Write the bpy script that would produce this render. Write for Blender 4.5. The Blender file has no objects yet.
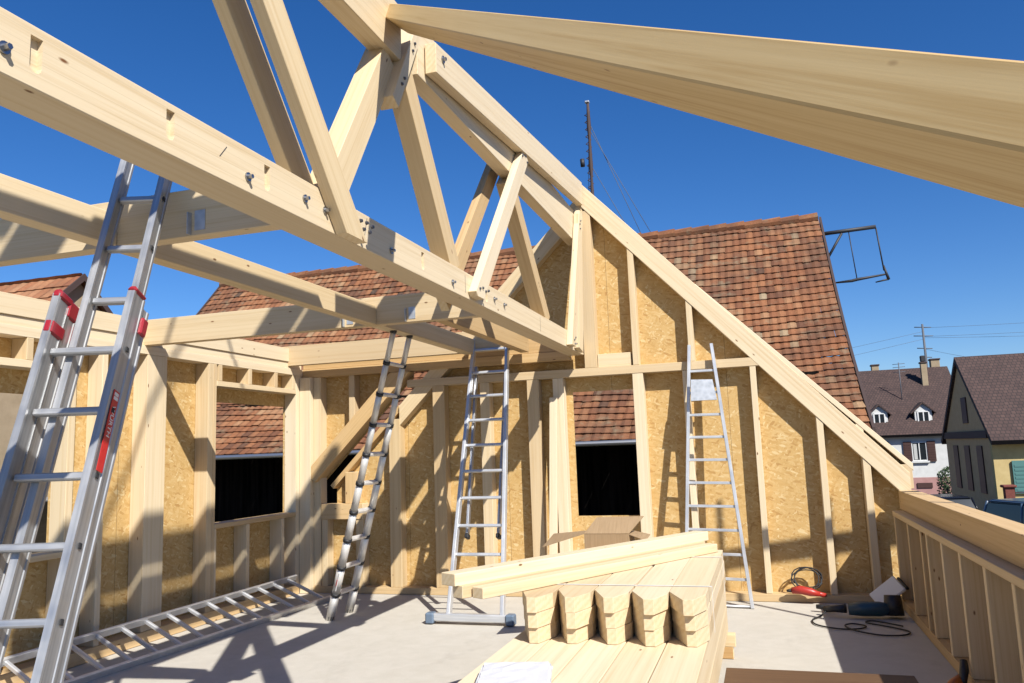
import bpy, bmesh, math, random
from mathutils import Vector, Matrix
random.seed(7)
S = bpy.context.scene
COL = S.collection
R = math.radians
V = Vector

# ------------------------------------------------------------------ world, sun, camera
D = 8.727            # plane of the inner face of the gable framing
XL = -5.44           # inner face of the left wall framing
XR = 1.14            # inner face of the right knee wall framing
GZ = -2.3            # street level
TX = -1.85           # front face of the roof truss

w = bpy.data.worlds.new("World"); S.world = w; w.use_nodes = True
nt = w.node_tree; nt.nodes.clear()
sky = nt.nodes.new('ShaderNodeTexSky'); sky.sky_type = 'NISHITA'; sky.sun_disc = False
SUN_EL = math.atan2(1.0, math.hypot(.76, .76))
sky.sun_elevation = SUN_EL
sun_from = V((.76, -.76, 1.0)).normalized()
sky.sun_rotation = math.atan2(sun_from.x, sun_from.y)
sky.altitude = 300; sky.air_density = 1.0; sky.dust_density = 0.2; sky.ozone_density = 3.0
bg = nt.nodes.new('ShaderNodeBackground'); bg.inputs['Strength'].default_value = 0.050
out = nt.nodes.new('ShaderNodeOutputWorld')
hs = nt.nodes.new('ShaderNodeHueSaturation'); hs.inputs['Saturation'].default_value = 1.3; hs.inputs['Value'].default_value = 1.0
nt.links.new(sky.outputs[0], hs.inputs['Color']); tn = nt.nodes.new('ShaderNodeMix'); tn.data_type = 'RGBA'; tn.blend_type = 'MULTIPLY'; tn.inputs[0].default_value = 1; tn.inputs[7].default_value = (1.0, 1.15, 1.48, 1)
nt.links.new(hs.outputs[0], tn.inputs[6]); nt.links.new(tn.outputs[2], bg.inputs[0]); nt.links.new(bg.outputs[0], out.inputs[0])

sl = bpy.data.lights.new('sun', 'SUN'); sl.energy = 5.0; sl.angle = R(0.5); sl.color = (1.0, .965, .90)
so = bpy.data.objects.new('sun', sl); COL.objects.link(so)
so.rotation_euler = sun_from.to_track_quat('Z', 'Y').to_euler()

cam = bpy.data.cameras.new('camera'); co = bpy.data.objects.new('camera', cam); COL.objects.link(co)
cam.sensor_width = 36; cam.lens = 797.38 / 1024 * 36; cam.clip_start = .05; cam.clip_end = 2000
def cam_axes(yaw, pitch, roll):
    cy, sy, cp, sp, cr, sr = math.cos(yaw), math.sin(yaw), math.cos(pitch), math.sin(pitch), math.cos(roll), math.sin(roll)
    f = V((-sy*cp, cy*cp, sp)); r0 = V((cy, sy, 0)); u0 = r0.cross(f)
    return cr*r0 + sr*u0, -sr*r0 + cr*u0, f
r_, u_, f_ = cam_axes(.2986, .1367, -.0357)
m = Matrix((r_, u_, -f_)).transposed().to_4x4(); m.translation = (0, 0, 1.6)
co.matrix_world = m; S.camera = co
S.view_settings.view_transform = 'Standard'; S.view_settings.look = 'None'
S.view_settings.gamma = 1; S.view_settings.exposure = 0.76
S.cycles.diffuse_bounces = 4; S.cycles.max_bounces = 10

# ------------------------------------------------------------------ materials
MATS = {}
ALB = .78          # overall reflectance of the non-metals
class NB:
    def __init__(s, name, rough=.6, metal=0, spec=None):
        s.m = bpy.data.materials.new(name); s.m.use_nodes = True
        s.t = s.m.node_tree; s.n = s.t.nodes
        s.b = s.n['Principled BSDF']; s.b.inputs['Roughness'].default_value = rough; s.b.inputs['Metallic'].default_value = metal
        if spec is not None: s.b.inputs['Specular IOR Level'].default_value = spec
        MATS[name] = s.m
    def node(s, typ, **kw):
        n = s.n.new('ShaderNode' + typ)
        for k, v in kw.items():
            if k in n.inputs: n.inputs[k].default_value = v
            else: setattr(n, k, v)
        return n
    def link(s, a, b): s.t.links.new(a, b)
    def obj(s, rand=True):
        tc = s.node('TexCoord')
        if not rand: return tc.outputs['Object']
        oi = s.node('ObjectInfo'); mu = s.node('Math', operation='MULTIPLY'); mu.inputs[1].default_value = 37.0
        s.link(oi.outputs['Random'], mu.inputs[0])
        ad = s.node('VectorMath', operation='ADD'); s.link(tc.outputs['Object'], ad.inputs[0]); s.link(mu.outputs[0], ad.inputs[1])
        return ad.outputs[0]
    def mapping(s, vec, scale=(1, 1, 1), rot=(0, 0, 0)):
        mp = s.node('Mapping'); mp.inputs['Scale'].default_value = scale; mp.inputs['Rotation'].default_value = rot
        s.link(vec, mp.inputs[0]); return mp.outputs[0]
    def noise(s, vec, scale, detail=3, rough=.5, dist=0):
        n = s.node('TexNoise'); n.inputs['Scale'].default_value = scale; n.inputs['Detail'].default_value = detail
        n.inputs['Roughness'].default_value = rough; n.inputs['Distortion'].default_value = dist
        s.link(vec, n.inputs['Vector']); return n.outputs['Fac']
    def vor(s, vec, scale, feature='F1', randomness=1):
        n = s.node('TexVoronoi', feature=feature); n.inputs['Scale'].default_value = scale; n.inputs['Randomness'].default_value = randomness
        s.link(vec, n.inputs['Vector']); return n
    def ramp(s, fac, stops, interp='LINEAR'):
        n = s.node('ValToRGB'); n.color_ramp.interpolation = interp; e = n.color_ramp.elements
        e[0].position, e[0].color = stops[0][0], (*stops[0][1], 1); e[1].position, e[1].color = stops[-1][0], (*stops[-1][1], 1)
        for p, c in stops[1:-1]:
            x = e.new(p); x.color = (*c, 1)
        s.link(fac, n.inputs[0]); return n.outputs[0]
    def mix(s, fac, a, b, mode='MIX'):
        n = s.node('Mix', data_type='RGBA', blend_type=mode)
        if isinstance(fac, (int, float)): n.inputs[0].default_value = fac
        else: s.link(fac, n.inputs[0])
        for v, i in ((a, 6), (b, 7)):
            if isinstance(v, tuple): n.inputs[i].default_value = (*v, 1)
            else: s.link(v, n.inputs[i])
        return n.outputs[2]
    def math(s, op, a, b=None):
        n = s.node('Math', operation=op)
        for v, i in ((a, 0), (b, 1)):
            if v is None: continue
            if isinstance(v, (int, float)): n.inputs[i].default_value = v
            else: s.link(v, n.inputs[i])
        return n.outputs[0]
    def color(s, c):
        k = 1.0 if s.b.inputs['Metallic'].default_value > .4 else ALB
        if isinstance(c, tuple): s.b.inputs['Base Color'].default_value = (c[0]*k, c[1]*k, c[2]*k, 1)
        else: s.link(s.mix(1.0, c, (k, k, k), 'MULTIPLY') if k != 1 else c, s.b.inputs['Base Color'])
    def bump(s, h, strength=.3, dist=.01):
        n = s.node('Bump'); n.inputs['Strength'].default_value = strength; n.inputs['Distance'].default_value = dist
        s.link(h, n.inputs['Height']); s.link(n.outputs[0], s.b.inputs['Normal'])

def gray(v): return (v, v, v)

def make_wood(name, light, dark, knotc=(.16, .07, .025), knots=1.0, lam=0.0):
    b = NB(name, rough=.58, spec=.3)
    v = b.obj()
    wob = b.noise(b.mapping(v, (.35, 1.2, 1.2)), 1.2, 1)
    ad = b.node('VectorMath', operation='ADD'); b.link(b.mapping(v, (.16, 34, 34)), ad.inputs[0])
    b.link(b.math('MULTIPLY', wob, 2.2), ad.inputs[1])
    rings = b.noise(ad.outputs[0], 1.0, 2, .5)
    fib = b.noise(b.mapping(v, (2.5, 130, 130)), 1.0, 3, .6)
    f = b.math('ADD', b.math('MULTIPLY', rings, .62), b.math('MULTIPLY', fib, .38))
    c = b.ramp(f, [(.36, light), (.51, tuple((l*.72+d*.28) for l, d in zip(light, dark))), (.66, dark)])
    big = b.noise(b.mapping(v, (.7, 3, 3)), 1.3, 2)
    c = b.mix(b.math('MULTIPLY', big, .22), c, (light[0]*.86, light[1]*.78, light[2]*.68))
    # every timber its own tint
    oi = b.node('ObjectInfo')
    tint = b.ramp(oi.outputs['Random'], [(0, (.80, .71, .60)), (.25, (.93, .89, .83)), (.6, (1.0, .99, .97)), (1, (1.09, 1.11, 1.17))])
    c = b.mix(1.0, c, tint, 'MULTIPLY')
    if lam:
        sx = b.node('SeparateXYZ'); tc = b.node('TexCoord'); b.link(tc.outputs['Object'], sx.inputs[0])
        fr = b.math('FRACT', b.math('MULTIPLY', b.math('ADD', sx.outputs['Z'], 10.013), 1/.04))
        ln = b.math('LESS_THAN', fr, .05)
        c = b.mix(b.math('MULTIPLY', ln, lam), c, tuple(d*.7 for d in dark))
    if knots:
        kv = b.vor(b.mapping(v, (3.6, 8.0, 8.0)), 1.0)
        thr = b.math('MULTIPLY', kv.outputs['Color'], 1.0)
        sel = b.node('SeparateColor'); b.link(kv.outputs['Color'], sel.inputs[0])
        on = b.math('GREATER_THAN', sel.outputs[0], 1-.62*knots)
        edge = b.ramp(kv.outputs['Distance'], [(.03, gray(.95)), (.05, gray(.6)), (.068, gray(0))])
        kf = b.math('MULTIPLY', edge, on)
        c = b.mix(kf, c, knotc)
        k2 = b.vor(b.mapping(v, (5.0, 14, 14)), 1.0); s2 = b.node('SeparateColor'); b.link(k2.outputs['Color'], s2.inputs[0])
        c = b.mix(b.math('MULTIPLY', b.ramp(k2.outputs['Distance'], [(.05, gray(1)), (.08, gray(.5)), (.11, gray(0))]), b.math('GREATER_THAN', s2.outputs[0], 1-.3*knots)), c, (.20, .085, .03))
    b.color(c); b.bump(f, .12, .004)
    return b.m
make_wood('spruce', (.75, .60, .375), (.62, .455, .25))
make_wood('spruce_clean', (.78, .65, .445), (.68, .53, .325), knots=.6)
make_wood('spruce_glulam', (.75, .61, .40), (.63, .475, .275), knots=.85, lam=.3)
make_wood('spruce_warm', (.70, .49, .255), (.56, .37, .16))
make_wood('spruce_shaded', (.67, .50, .255), (.48, .31, .12), knots=1.45)  # spruce darkened, the hip rafter's shade put into its colour
make_wood('spruce_grey', (.70, .56, .40), (.52, .39, .25), knots=.9)
make_wood('ply_brown', (.15, .085, .045), (.10, .055, .03), knots=0)
b = NB('end_grain', rough=.75, spec=.2); v = b.obj()
rg = b.node('TexWave', wave_type='RINGS', rings_direction='X'); rg.inputs['Scale'].default_value = 11; rg.inputs['Distortion'].default_value = 2.0; rg.inputs['Detail'].default_value = 2
b.link(b.mapping(v, (1, 1, 1)), rg.inputs['Vector']); c = b.ramp(rg.outputs['Fac'], [(.2, (.76, .61, .39)), (.9, (.73, .565, .345))])
c = b.mix(.3, c, b.ramp(b.noise(v, 60, 3), [(.3, gray(.25)), (.7, gray(.75))]), 'SOFT_LIGHT'); b.color(c)

def make_osb(name, k=1.0):
    b = NB(name, rough=.7, spec=.25); v = b.obj(False)
    v0 = v; warp = b.node('TexNoise'); warp.inputs['Scale'].default_value = 14; b.link(v, warp.inputs['Vector'])
    sc_ = b.node('VectorMath', operation='SCALE'); sc_.inputs['Scale'].default_value = .03; b.link(warp.outputs['Color'], sc_.inputs[0])
    vv = b.node('VectorMath', operation='ADD'); b.link(v, vv.inputs[0]); b.link(sc_.outputs[0], vv.inputs[1]); v = vv.outputs[0]
    layers = []
    for rot, sc in ((.25, (14, 30, 44)), (-.85, (15, 30, 47)), (1.5, (13, 30, 41)), (.95, (17, 30, 52)), (-.3, (19, 30, 56))):
        o = b.vor(b.mapping(b.mapping(v, (1, 1, 1), (0, rot, 0)), sc), 1.0)
        sp = b.node('SeparateColor'); b.link(o.outputs['Color'], sp.inputs[0]); layers.append((sp.outputs[0], sp.outputs[1]))
    f = layers[0][0]
    for i in (1, 2, 3, 4):
        sel = b.math('GREATER_THAN', layers[i][1], .5)
        mx = b.node('Mix', data_type='FLOAT'); b.link(sel, mx.inputs[0]); b.link(f, mx.inputs[2]); b.link(layers[i][0], mx.inputs[3]); f = mx.outputs[0]
    c = b.ramp(f, [(0, (.46*k, .265*k, .09*k)), (.10, (.55*k, .345*k, .125*k)), (.5, (.595*k, .385*k, .15*k)), (.9, (.64*k, .435*k, .19*k)), (1, (.72*k, .55*k, .29*k))])
    sxyz = b.node('SeparateXYZ'); b.link(v0, sxyz.inputs[0])
    seam = b.math('LESS_THAN', b.math('FRACT', b.math('MULTIPLY', b.math('ADD', sxyz.outputs['X'], 20.33), 1/1.25)), .004)
    c = b.mix(b.math('MULTIPLY', seam, .7), c, (.12, .07, .03))
    fine = b.noise(b.mapping(v, (30, 60, 90)), 3, 2)
    c = b.mix(.15, c, b.ramp(fine, [(.3, gray(.25)), (.7, gray(.8))]), 'SOFT_LIGHT')
    b.color(c); b.bump(f, .18, .003)
make_osb('osb')
make_osb('osb_warm', .9)

b = NB('alu', rough=.42, metal=.6); v = b.obj()
n = b.noise(b.mapping(v, (2, 60, 60)), 1, 3); b.color(b.ramp(n, [(.3, (.48, .49, .50)), (.7, (.63, .635, .64))]))
b.link(b.ramp(b.noise(v, 7, 3), [(.3, gray(.34)), (.7, gray(.55))]), b.b.inputs['Roughness'])
b = NB('alu_worn', rough=.5, metal=.75); v = b.obj(); n = b.noise(b.mapping(v, (2, 60, 60)), 1, 3); b.color(b.ramp(n, [(.3, (.33, .335, .34)), (.7, (.47, .47, .475))])); b.link(b.ramp(b.noise(v, 9, 4), [(.3, gray(.38)), (.7, gray(.58))]), b.b.inputs['Roughness'])
b = NB('alu_dark', rough=.5, metal=1.0); b.color((.42, .43, .45))
b = NB('alu_dull', rough=.5, metal=.55); v = b.obj(); b.color(b.ramp(b.noise(v, 12, 3), [(.3, (.60, .58, .55)), (.7, (.74, .72, .68))]))
b = NB('galv', rough=.5, metal=.6); v = b.obj(); b.color(b.ramp(b.vor(v, 22).outputs['Distance'], [(0, (.36, .38, .40)), (.8, (.50, .52, .54))]))
b = NB('bolt_steel', rough=.35, metal=1.0); b.color((.33, .34, .36))
b = NB('bolt_dark', rough=.4, metal=.8); b.color((.10, .10, .11))
for nm, c, ro in (('red_plastic', (.33, .012, .025), .4), ('red_label', (.62, .02, .02), .45), ('white_paint', (.78, .78, .76), .5), ('white_label', (.82, .80, .78), .5),
                  ('black_rubber', (.012, .012, .013), .6), ('blue_grey_plastic', (.13, .18, .25), .5), ('teal_plastic', (.02, .06, .085), .4), ('black_plastic', (.015, .015, .017), .5),
                  ('red_tool', (.42, .03, .02), .4), ('orange_tool', (.45, .12, .015), .45), ('dark_void', (.004, .004, .004), .9), ('hole_dark', (.02, .02, .022), .8),
                  ('rust_steel', (.06, .035, .03), .8), ('dark_steel', (.02, .02, .025), .6), ('wire', (.10, .11, .13), .7), ('paper_white', (.68, .68, .70), .6),
                  ('print_grey', (.45, .5, .62), .6), ('glass_dark', (.02, .025, .03), .08), ('shutter_brown', (.06, .022, .016), .6), ('shutter_teal', (.075, .20, .185), .6),
                  ('car_black', (.012, .014, .02), .2), ('car_blue', (.06, .10, .16), .22), ('tyre', (.012, .012, .012), .8), ('curtain', (.5, .5, .48), .8), ('cream_lining', (.62, .50, .32), .6)):
    b = NB(nm, rough=ro); b.color(c)
b = NB('cardboard', rough=.8); v = b.obj(); b.color(b.ramp(b.noise(b.mapping(v, (40, 3, 3)), 2, 3), [(.3, (.31, .205, .105)), (.7, (.37, .25, .135))]))

b = NB('screed', rough=.75, spec=.3); v = b.obj(False)
n1 = b.noise(v, .9, 4, .6); n2 = b.noise(v, 6, 5, .65, .5); n3 = b.noise(v, 140, 2)
c = b.ramp(n1, [(.3, (.50, .46, .39)), (.7, (.55, .51, .44))]); c = b.mix(.5, c, b.ramp(n2, [(.35, (.50, .465, .40)), (.65, (.59, .555, .49))]))
st = b.ramp(b.noise(b.mapping(v, (1.2, .5, 1)), 2.2, 5, .7), [(.58, gray(0)), (.72, gray(1))])
c = b.mix(b.math('MULTIPLY', st, .35), c, (.36, .325, .28)); c = b.mix(.2, c, b.ramp(n3, [(.3, gray(.25)), (.7, gray(.8))]), 'SOFT_LIGHT')
b.color(c); b.bump(n2, .06, .003)

def make_tile(name, pal, weather):
    b = NB(name, rough=.85, spec=.2); at = b.node('Attribute', attribute_name='tile', attribute_type='GEOMETRY')
    v = b.obj(False); c = b.ramp(at.outputs['Fac'], pal)
    n = b.noise(v, 26, 4, .65); c = b.mix(.55, c, b.ramp(n, [(.3, gray(.28)), (.7, gray(.72))]), 'SOFT_LIGHT')
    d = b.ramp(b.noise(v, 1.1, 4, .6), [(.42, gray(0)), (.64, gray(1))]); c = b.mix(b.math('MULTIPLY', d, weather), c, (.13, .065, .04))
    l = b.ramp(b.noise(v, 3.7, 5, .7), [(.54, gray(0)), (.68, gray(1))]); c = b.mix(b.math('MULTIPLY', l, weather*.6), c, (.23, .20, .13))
    b.color(c); b.bump(n, .4, .006)
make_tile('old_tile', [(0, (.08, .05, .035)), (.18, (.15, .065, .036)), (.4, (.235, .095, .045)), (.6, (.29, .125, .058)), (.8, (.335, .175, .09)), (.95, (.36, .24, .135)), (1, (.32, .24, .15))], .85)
make_tile('neighbor_tile', [(0, (.24, .09, .05)), (.5, (.36, .155, .075)), (1, (.41, .23, .125))], .4)

def plaster(name, c1, c2, sc=3):
    b = NB(name, rough=.9, spec=.15); v = b.obj(False); n = b.noise(v, sc, 5, .65); b.color(b.ramp(n, [(.3, c1), (.7, c2)])); b.bump(b.noise(v, 40, 3), .2, .01)
plaster('plaster_beige', (.33, .255, .165), (.42, .33, .22)); plaster('plaster_white', (.60, .60, .58), (.72, .72, .70)); plaster('plaster_pink', (.40, .22, .20), (.47, .27, .25))
plaster('plaster_yellow', (.52, .39, .17), (.62, .48, .23)); plaster('plaster_dark', (.60, .39, .20), (.70, .47, .26)); plaster('brick_red', (.15, .05, .04), (.23, .08, .06), 14)
plaster('slate_grey', (.22, .215, .21), (.30, .29, .28), 2)
b = NB('brown_roof', rough=.85); v = b.obj(False)
br = b.node('TexBrick'); br.inputs['Scale'].default_value = 1.0; br.inputs['Brick Width'].default_value = .17; br.inputs['Row Height'].default_value = .20; br.inputs['Mortar Size'].default_value = .014
br.inputs['Color1'].default_value = (.058, .031, .026, 1); br.inputs['Color2'].default_value = (.085, .047, .038, 1); br.inputs['Mortar'].default_value = (.02, .013, .012, 1)
b.link(v, br.inputs['Vector']); nn = b.noise(v, 1.6, 4, .7)
c = b.mix(.5, br.outputs['Color'], b.ramp(nn, [(.3, gray(.3)), (.7, gray(.68))]), 'SOFT_LIGHT'); b.color(c); b.bump(br.outputs['Fac'], -.6, .03)
b = NB('shaded_boards', rough=1, spec=0); v = b.obj(False)  # near-black base stands in for shade on the barn front
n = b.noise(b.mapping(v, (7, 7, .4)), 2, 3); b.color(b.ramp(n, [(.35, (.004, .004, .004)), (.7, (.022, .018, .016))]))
b = NB('asphalt', rough=.9); v = b.obj(False); b.color(b.ramp(b.noise(v, .5, 5, .7), [(.3, (.10, .098, .095)), (.7, (.17, .165, .155))]))
b = NB('ground_earth', rough=.95); v = b.obj(False); b.color(b.ramp(b.noise(v, .15, 6, .7), [(.35, (.07, .085, .03)), (.65, (.16, .13, .08))]))
b = NB('leaf', rough=.6); oi = b.node('Attribute', attribute_name='tile', attribute_type='GEOMETRY'); b.color(b.ramp(oi.outputs['Fac'], [(0, (.018, .034, .012)), (.6, (.04, .075, .022)), (1, (.085, .13, .04))]))

# ------------------------------------------------------------------ object helpers
def empty(name, loc, label, cat, group=None):
    o = bpy.data.objects.new(name, None); COL.objects.link(o); o.location = loc; o.empty_display_size = .1
    o['label'] = label; o['category'] = cat
    if group: o['group'] = group
    return o
def tag(o, label, cat, group=None):
    o['label'] = label; o['category'] = cat
    if group: o['group'] = group
    return o
WORLD = {}
def finish(name, bm, mat, parent=None, M=None, smooth=False, label=None):
    bmesh.ops.recalc_face_normals(bm, faces=bm.faces[:])
    me = bpy.data.meshes.new(name); bm.to_mesh(me); bm.free()
    if isinstance(mat, str) and mat.startswith('spruce'):
        mat = [mat, 'end_grain']
        for p in me.polygons:
            if abs(p.normal.x) > .28: p.material_index = 1
    for mm in (mat if isinstance(mat, (list, tuple)) else [mat]): me.materials.append(MATS[mm])
    if smooth:
        for p in me.polygons: p.use_smooth = True
    o = bpy.data.objects.new(name, me); COL.objects.link(o)
    M = M or Matrix()
    WORLD[o.name] = M.copy()
    if parent:
        PM = WORLD.get(parent.name) or Matrix.Translation(parent.location)
        o.parent = parent; o.matrix_basis = PM.inverted() @ M
    else: o.matrix_basis = M
    if label: o['label'] = label
    return o
def frame(p, q, up=V((0, 0, 1))):
    p, q = V(p), V(q); x = (q-p).normalized(); y = V(up).cross(x)
    if y.length < 1e-4: y = V((0, 1, 0)).cross(x)
    y.normalize(); z = x.cross(y)
    M = Matrix((x, y, z)).transposed().to_4x4(); M.translation = (p+q)/2
    return M, (q-p).length
def box_bm(x0, x1, y0, y1, z0, z1, bev=0):
    bm = bmesh.new(); vs = [bm.verts.new((x, y, z)) for x in (x0, x1) for y in (y0, y1) for z in (z0, z1)]
    for f in ((0, 1, 3, 2), (4, 6, 7, 5), (0, 4, 5, 1), (2, 3, 7, 6), (0, 2, 6, 4), (1, 5, 7, 3)): bm.faces.new([vs[i] for i in f])
    if bev: bmesh.ops.bevel(bm, geom=bm.edges[:], offset=bev, segments=1, affect='EDGES')
    return bm
def beam(name, p, q, wy, hz, mat, parent=None, up=(0, 0, 1), bev=.003, cuts=(), label=None):
    """timber from p to q (centre line), wy wide, hz deep; cuts = (world point, world normal): the normal side goes"""
    M, L = frame(p, q, V(up)); bm = box_bm(-L/2, L/2, -wy/2, wy/2, -hz/2, hz/2, bev)
    for pt, no in cuts:
        Mi = M.inverted(); lp = Mi @ V(pt); ln = Mi.to_3x3() @ V(no)
        g = bmesh.ops.bisect_plane(bm, geom=bm.verts[:]+bm.edges[:]+bm.faces[:], plane_co=lp, plane_no=ln, clear_outer=True)
        ed = [e for e in bm.edges if e.is_boundary]
        if ed: bmesh.ops.holes_fill(bm, edges=ed)
    return finish(name, bm, mat, parent, M, label=label)
def block(name, x0, x1, y0, y1, z0, z1, mat, parent=None, axis=None, bev=.003, label=None):
    """axis-aligned timber whose grain runs along its longest side"""
    d = [x1-x0, y1-y0, z1-z0]; a = axis if axis is not None else d.index(max(d)); c = V(((x0+x1)/2, (y0+y1)/2, (z0+z1)/2))
    if a == 0: p, q, wy, hz, up = c-V((d[0]/2, 0, 0)), c+V((d[0]/2, 0, 0)), d[1], d[2], (0, 0, 1)
    elif a == 1: p, q, wy, hz, up = c-V((0, d[1]/2, 0)), c+V((0, d[1]/2, 0)), d[0], d[2], (0, 0, 1)
    else: p, q, wy, hz, up = c-V((0, 0, d[2]/2)), c+V((0, 0, d[2]/2)), d[0], d[1], (0, 1, 0)
    return beam(name, p, q, wy, hz, mat, parent, up, bev, label=label)
def prism(pts, y0, y1, holes=()):
    """outline in (x, z), extruded from y0 to y1"""
    bm = bmesh.new()
    for loop in [pts, *holes]:
        vs = [bm.verts.new((x, y0, z)) for x, z in loop]
        for i in range(len(vs)): bm.edges.new((vs[i], vs[(i+1) % len(vs)]))
    if holes: bmesh.ops.triangle_fill(bm, edges=bm.edges[:], use_beauty=True)
    else: bm.faces.new(bm.verts[:])
    r = bmesh.ops.extrude_face_region(bm, geom=bm.faces[:])
    bmesh.ops.translate(bm, vec=(0, y1-y0, 0), verts=[g for g in r['geom'] if isinstance(g, bmesh.types.BMVert)])
    return bm
def tube_bm(pts, r, n=8, closed=False, caps=True):
    bm = bmesh.new(); pts = [V(p) for p in pts]; rings = []; N = len(pts)
    ref = V((0, 0, 1))
    for i, p in enumerate(pts):
        a = pts[(i-1) % N] if (closed or i > 0) else p; c = pts[(i+1) % N] if (closed or i < N-1) else p
        t = (c-a).normalized(); u = ref.cross(t)
        if u.length < .05: u = V((1, 0, 0)).cross(t)
        u.normalize(); vv = t.cross(u); rr = r[i] if isinstance(r, (list, tuple)) else r
        rings.append([bm.verts.new(p+u*math.cos(k*2*math.pi/n)*rr+vv*math.sin(k*2*math.pi/n)*rr) for k in range(n)])
    for i in range(N if closed else N-1):
        A, B = rings[i], rings[(i+1) % N]
        for k in range(n): bm.faces.new((A[k], A[(k+1) % n], B[(k+1) % n], B[k]))
    if caps and not closed: bm.faces.new(rings[0][::-1]); bm.faces.new(rings[-1])
    return bm
def tube(name, pts, r, mat, parent=None, n=8, closed=False, label=None):
    pts = [V(p) for p in pts]; c = sum(pts, V())/len(pts)
    return finish(name, tube_bm([p-c for p in pts], r, n, closed), mat, parent, Matrix.Translation(c), smooth=True, label=label)
def merge(bms):
    out = bmesh.new()
    for b_ in bms:
        me = bpy.data.meshes.new('t'); b_.to_mesh(me); b_.free(); out.from_mesh(me); bpy.data.meshes.remove(me)
    return out
def struct(o): o['kind'] = 'structure'; return o

# ------------------------------------------------------------------ setting: ground, road, floor
def sheet(name, x0, x1, y0, y1, z, mat):
    bm = bmesh.new(); vs = [bm.verts.new((x, y, z)) for x, y in ((x0, y0), (x1, y0), (x1, y1), (x0, y1))]; bm.faces.new(vs)
    return struct(finish(name, bm, mat))
sheet('ground', -900, 900, -900, 900, GZ-.06, 'ground_earth')
sheet('road', 2.2, 40, -20, 200, GZ-.03, 'asphalt')
struct(finish('floor', box_bm(-5.75, 1.42, -3.0, 8.95, -.25, 0), 'screed'))

# ------------------------------------------------------------------ gable wall at the back
G = empty('gable_wall', (-2.0, D, 0), 'timber framed gable end wall with OSB boarding, sloping rafters and one dark window opening', 'wall')
T = .145
def gb(name, x0, x1, z0, z1, mat='spruce', y0=D, y1=D+T-.002, **k): return block(name, x0, x1, y0, y1, z0, z1, mat, G, **k)
ru = lambda x: .991+1.075*(1.324-x)           # underside of the right rafter
# boarding: one sheet with the window and the slanted opening left free
main = [(-5.6, -.02), (1.36, -.02), (1.36, 1.30), (-.62, 3.33), (-1.80, 4.50), (-5.05, 1.27), (-5.05, 1.02), (-5.6, 1.02)]
win = [(-2.03, .86), (-1.33, .86), (-1.33, 2.24), (-2.03, 2.24)]
finish('sheathing', prism(main, 0, .018, [win]), 'osb', G, Matrix.Translation((0, D+T, 0)))
finish('sheathing', prism([(-5.6, 1.18), (-5.35, 1.18), (-4.0, 2.53), (-4.0, 2.64), (-5.6, 2.64)], 0, .018), 'osb', G, Matrix.Translation((0, D+T+.001, 0)))
gb('bottom_plate', -5.30, XR-.004, 0.003, .078, 'spruce', y0=D-.012)
gb('collar_plate', -4.02, .14, 2.40, 2.49, 'spruce_clean', y0=D-.004)
for x0, x1, zt in ((-5.18, -5.10, .86), (-4.27, -4.125, 2.03), (-3.695, -3.545, 2.398), (-3.10, -2.985, 2.398), (-2.53, -2.39, 2.398), (-2.225, -2.105, 2.398), (-1.32, -1.205, 2.398), (-.78, -.715, 2.398), (-.084, -.022, 2.398)):
    gb('stud', x0, x1, .08, zt, 'spruce_clean' if x0 > -3.2 else 'spruce')
def rake_stud(x0, x1, z0=.08, f=ru, mat='spruce_clean'):
    zt = max(f(x0), f(x1))-.002
    c = V(((x0+x1)/2, D+T/2, 0)); sl = (f(x1)-f(x0))/(x1-x0)
    return beam('stud', c+V((0, 0, z0)), c+V((0, 0, zt)), x1-x0, T-.002, mat, G, (0, 1, 0), cuts=(((x0, D, f(x0)-.003), V((-sl, 0, 1)).normalized()),))
for x0, x1 in ((.528, .592), (.93, 1.0)): rake_stud(x0, x1)
for x0, x1 in ((-1.305, -1.238), (-.70, -.637)): rake_stud(x0, x1, 2.492)
beam('stud', V((-1.845+.07, D+T/2, 2.492)), V((-1.845+.07, D+T/2, 4.30)), .14, T-.002, 'spruce_clean', G, (0, 1, 0))
gb('lintel_packer', -1.70, -1.325, 2.492, 2.64, 'spruce_clean', y0=D+.03, axis=0)
# right rafter, strip above it and its blocks
def rake(name, x0, z0, x1, z1, depth, mat, y0, y1, cuts=()):
    a, c = V((x0, (y0+y1)/2, z0)), V((x1, (y0+y1)/2, z1)); up = V((0, 0, 1)); d = (c-a).normalized(); nn = V((0, 1, 0)).cross(d)
    if nn.z < 0: nn = -nn
    return beam(name, a+nn*depth/2, c+nn*depth/2, y1-y0, depth, mat, G, tuple(nn), cuts=cuts)
rake('rafter', -1.93, ru(-1.93), 1.42, ru(1.42), .195, 'spruce_glulam', D-.006, D+T-.004, (((1.345, D, 0), (1, 0, 0)), ((-1.80, D, 0), (-1, 0, 0))))
a0, a1 = (-.62, 3.31), (1.385, 1.30)
rake('top_strip', a0[0], a0[1]-.012, a1[0], a1[1]-.03, .05, 'spruce_clean', D-.002, D+T+.03, (((1.382, D, 0), (1, 0, 0)),))
for x in (-.02, .545, .93):
    zb = ru(x)+.195*1.47; zt = a0[1]+(a1[1]-a0[1])*(x-a0[0])/(a1[0]-a0[0])
    gb('spacer_block', x-.035, x+.035, zb-.06, zt-.005, 'spruce_clean', y0=D+.002, axis=2)
gb('spacer_block', 1.235, 1.372, 1.10, 1.335, 'spruce_clean', y0=D-.001, axis=2)
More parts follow.
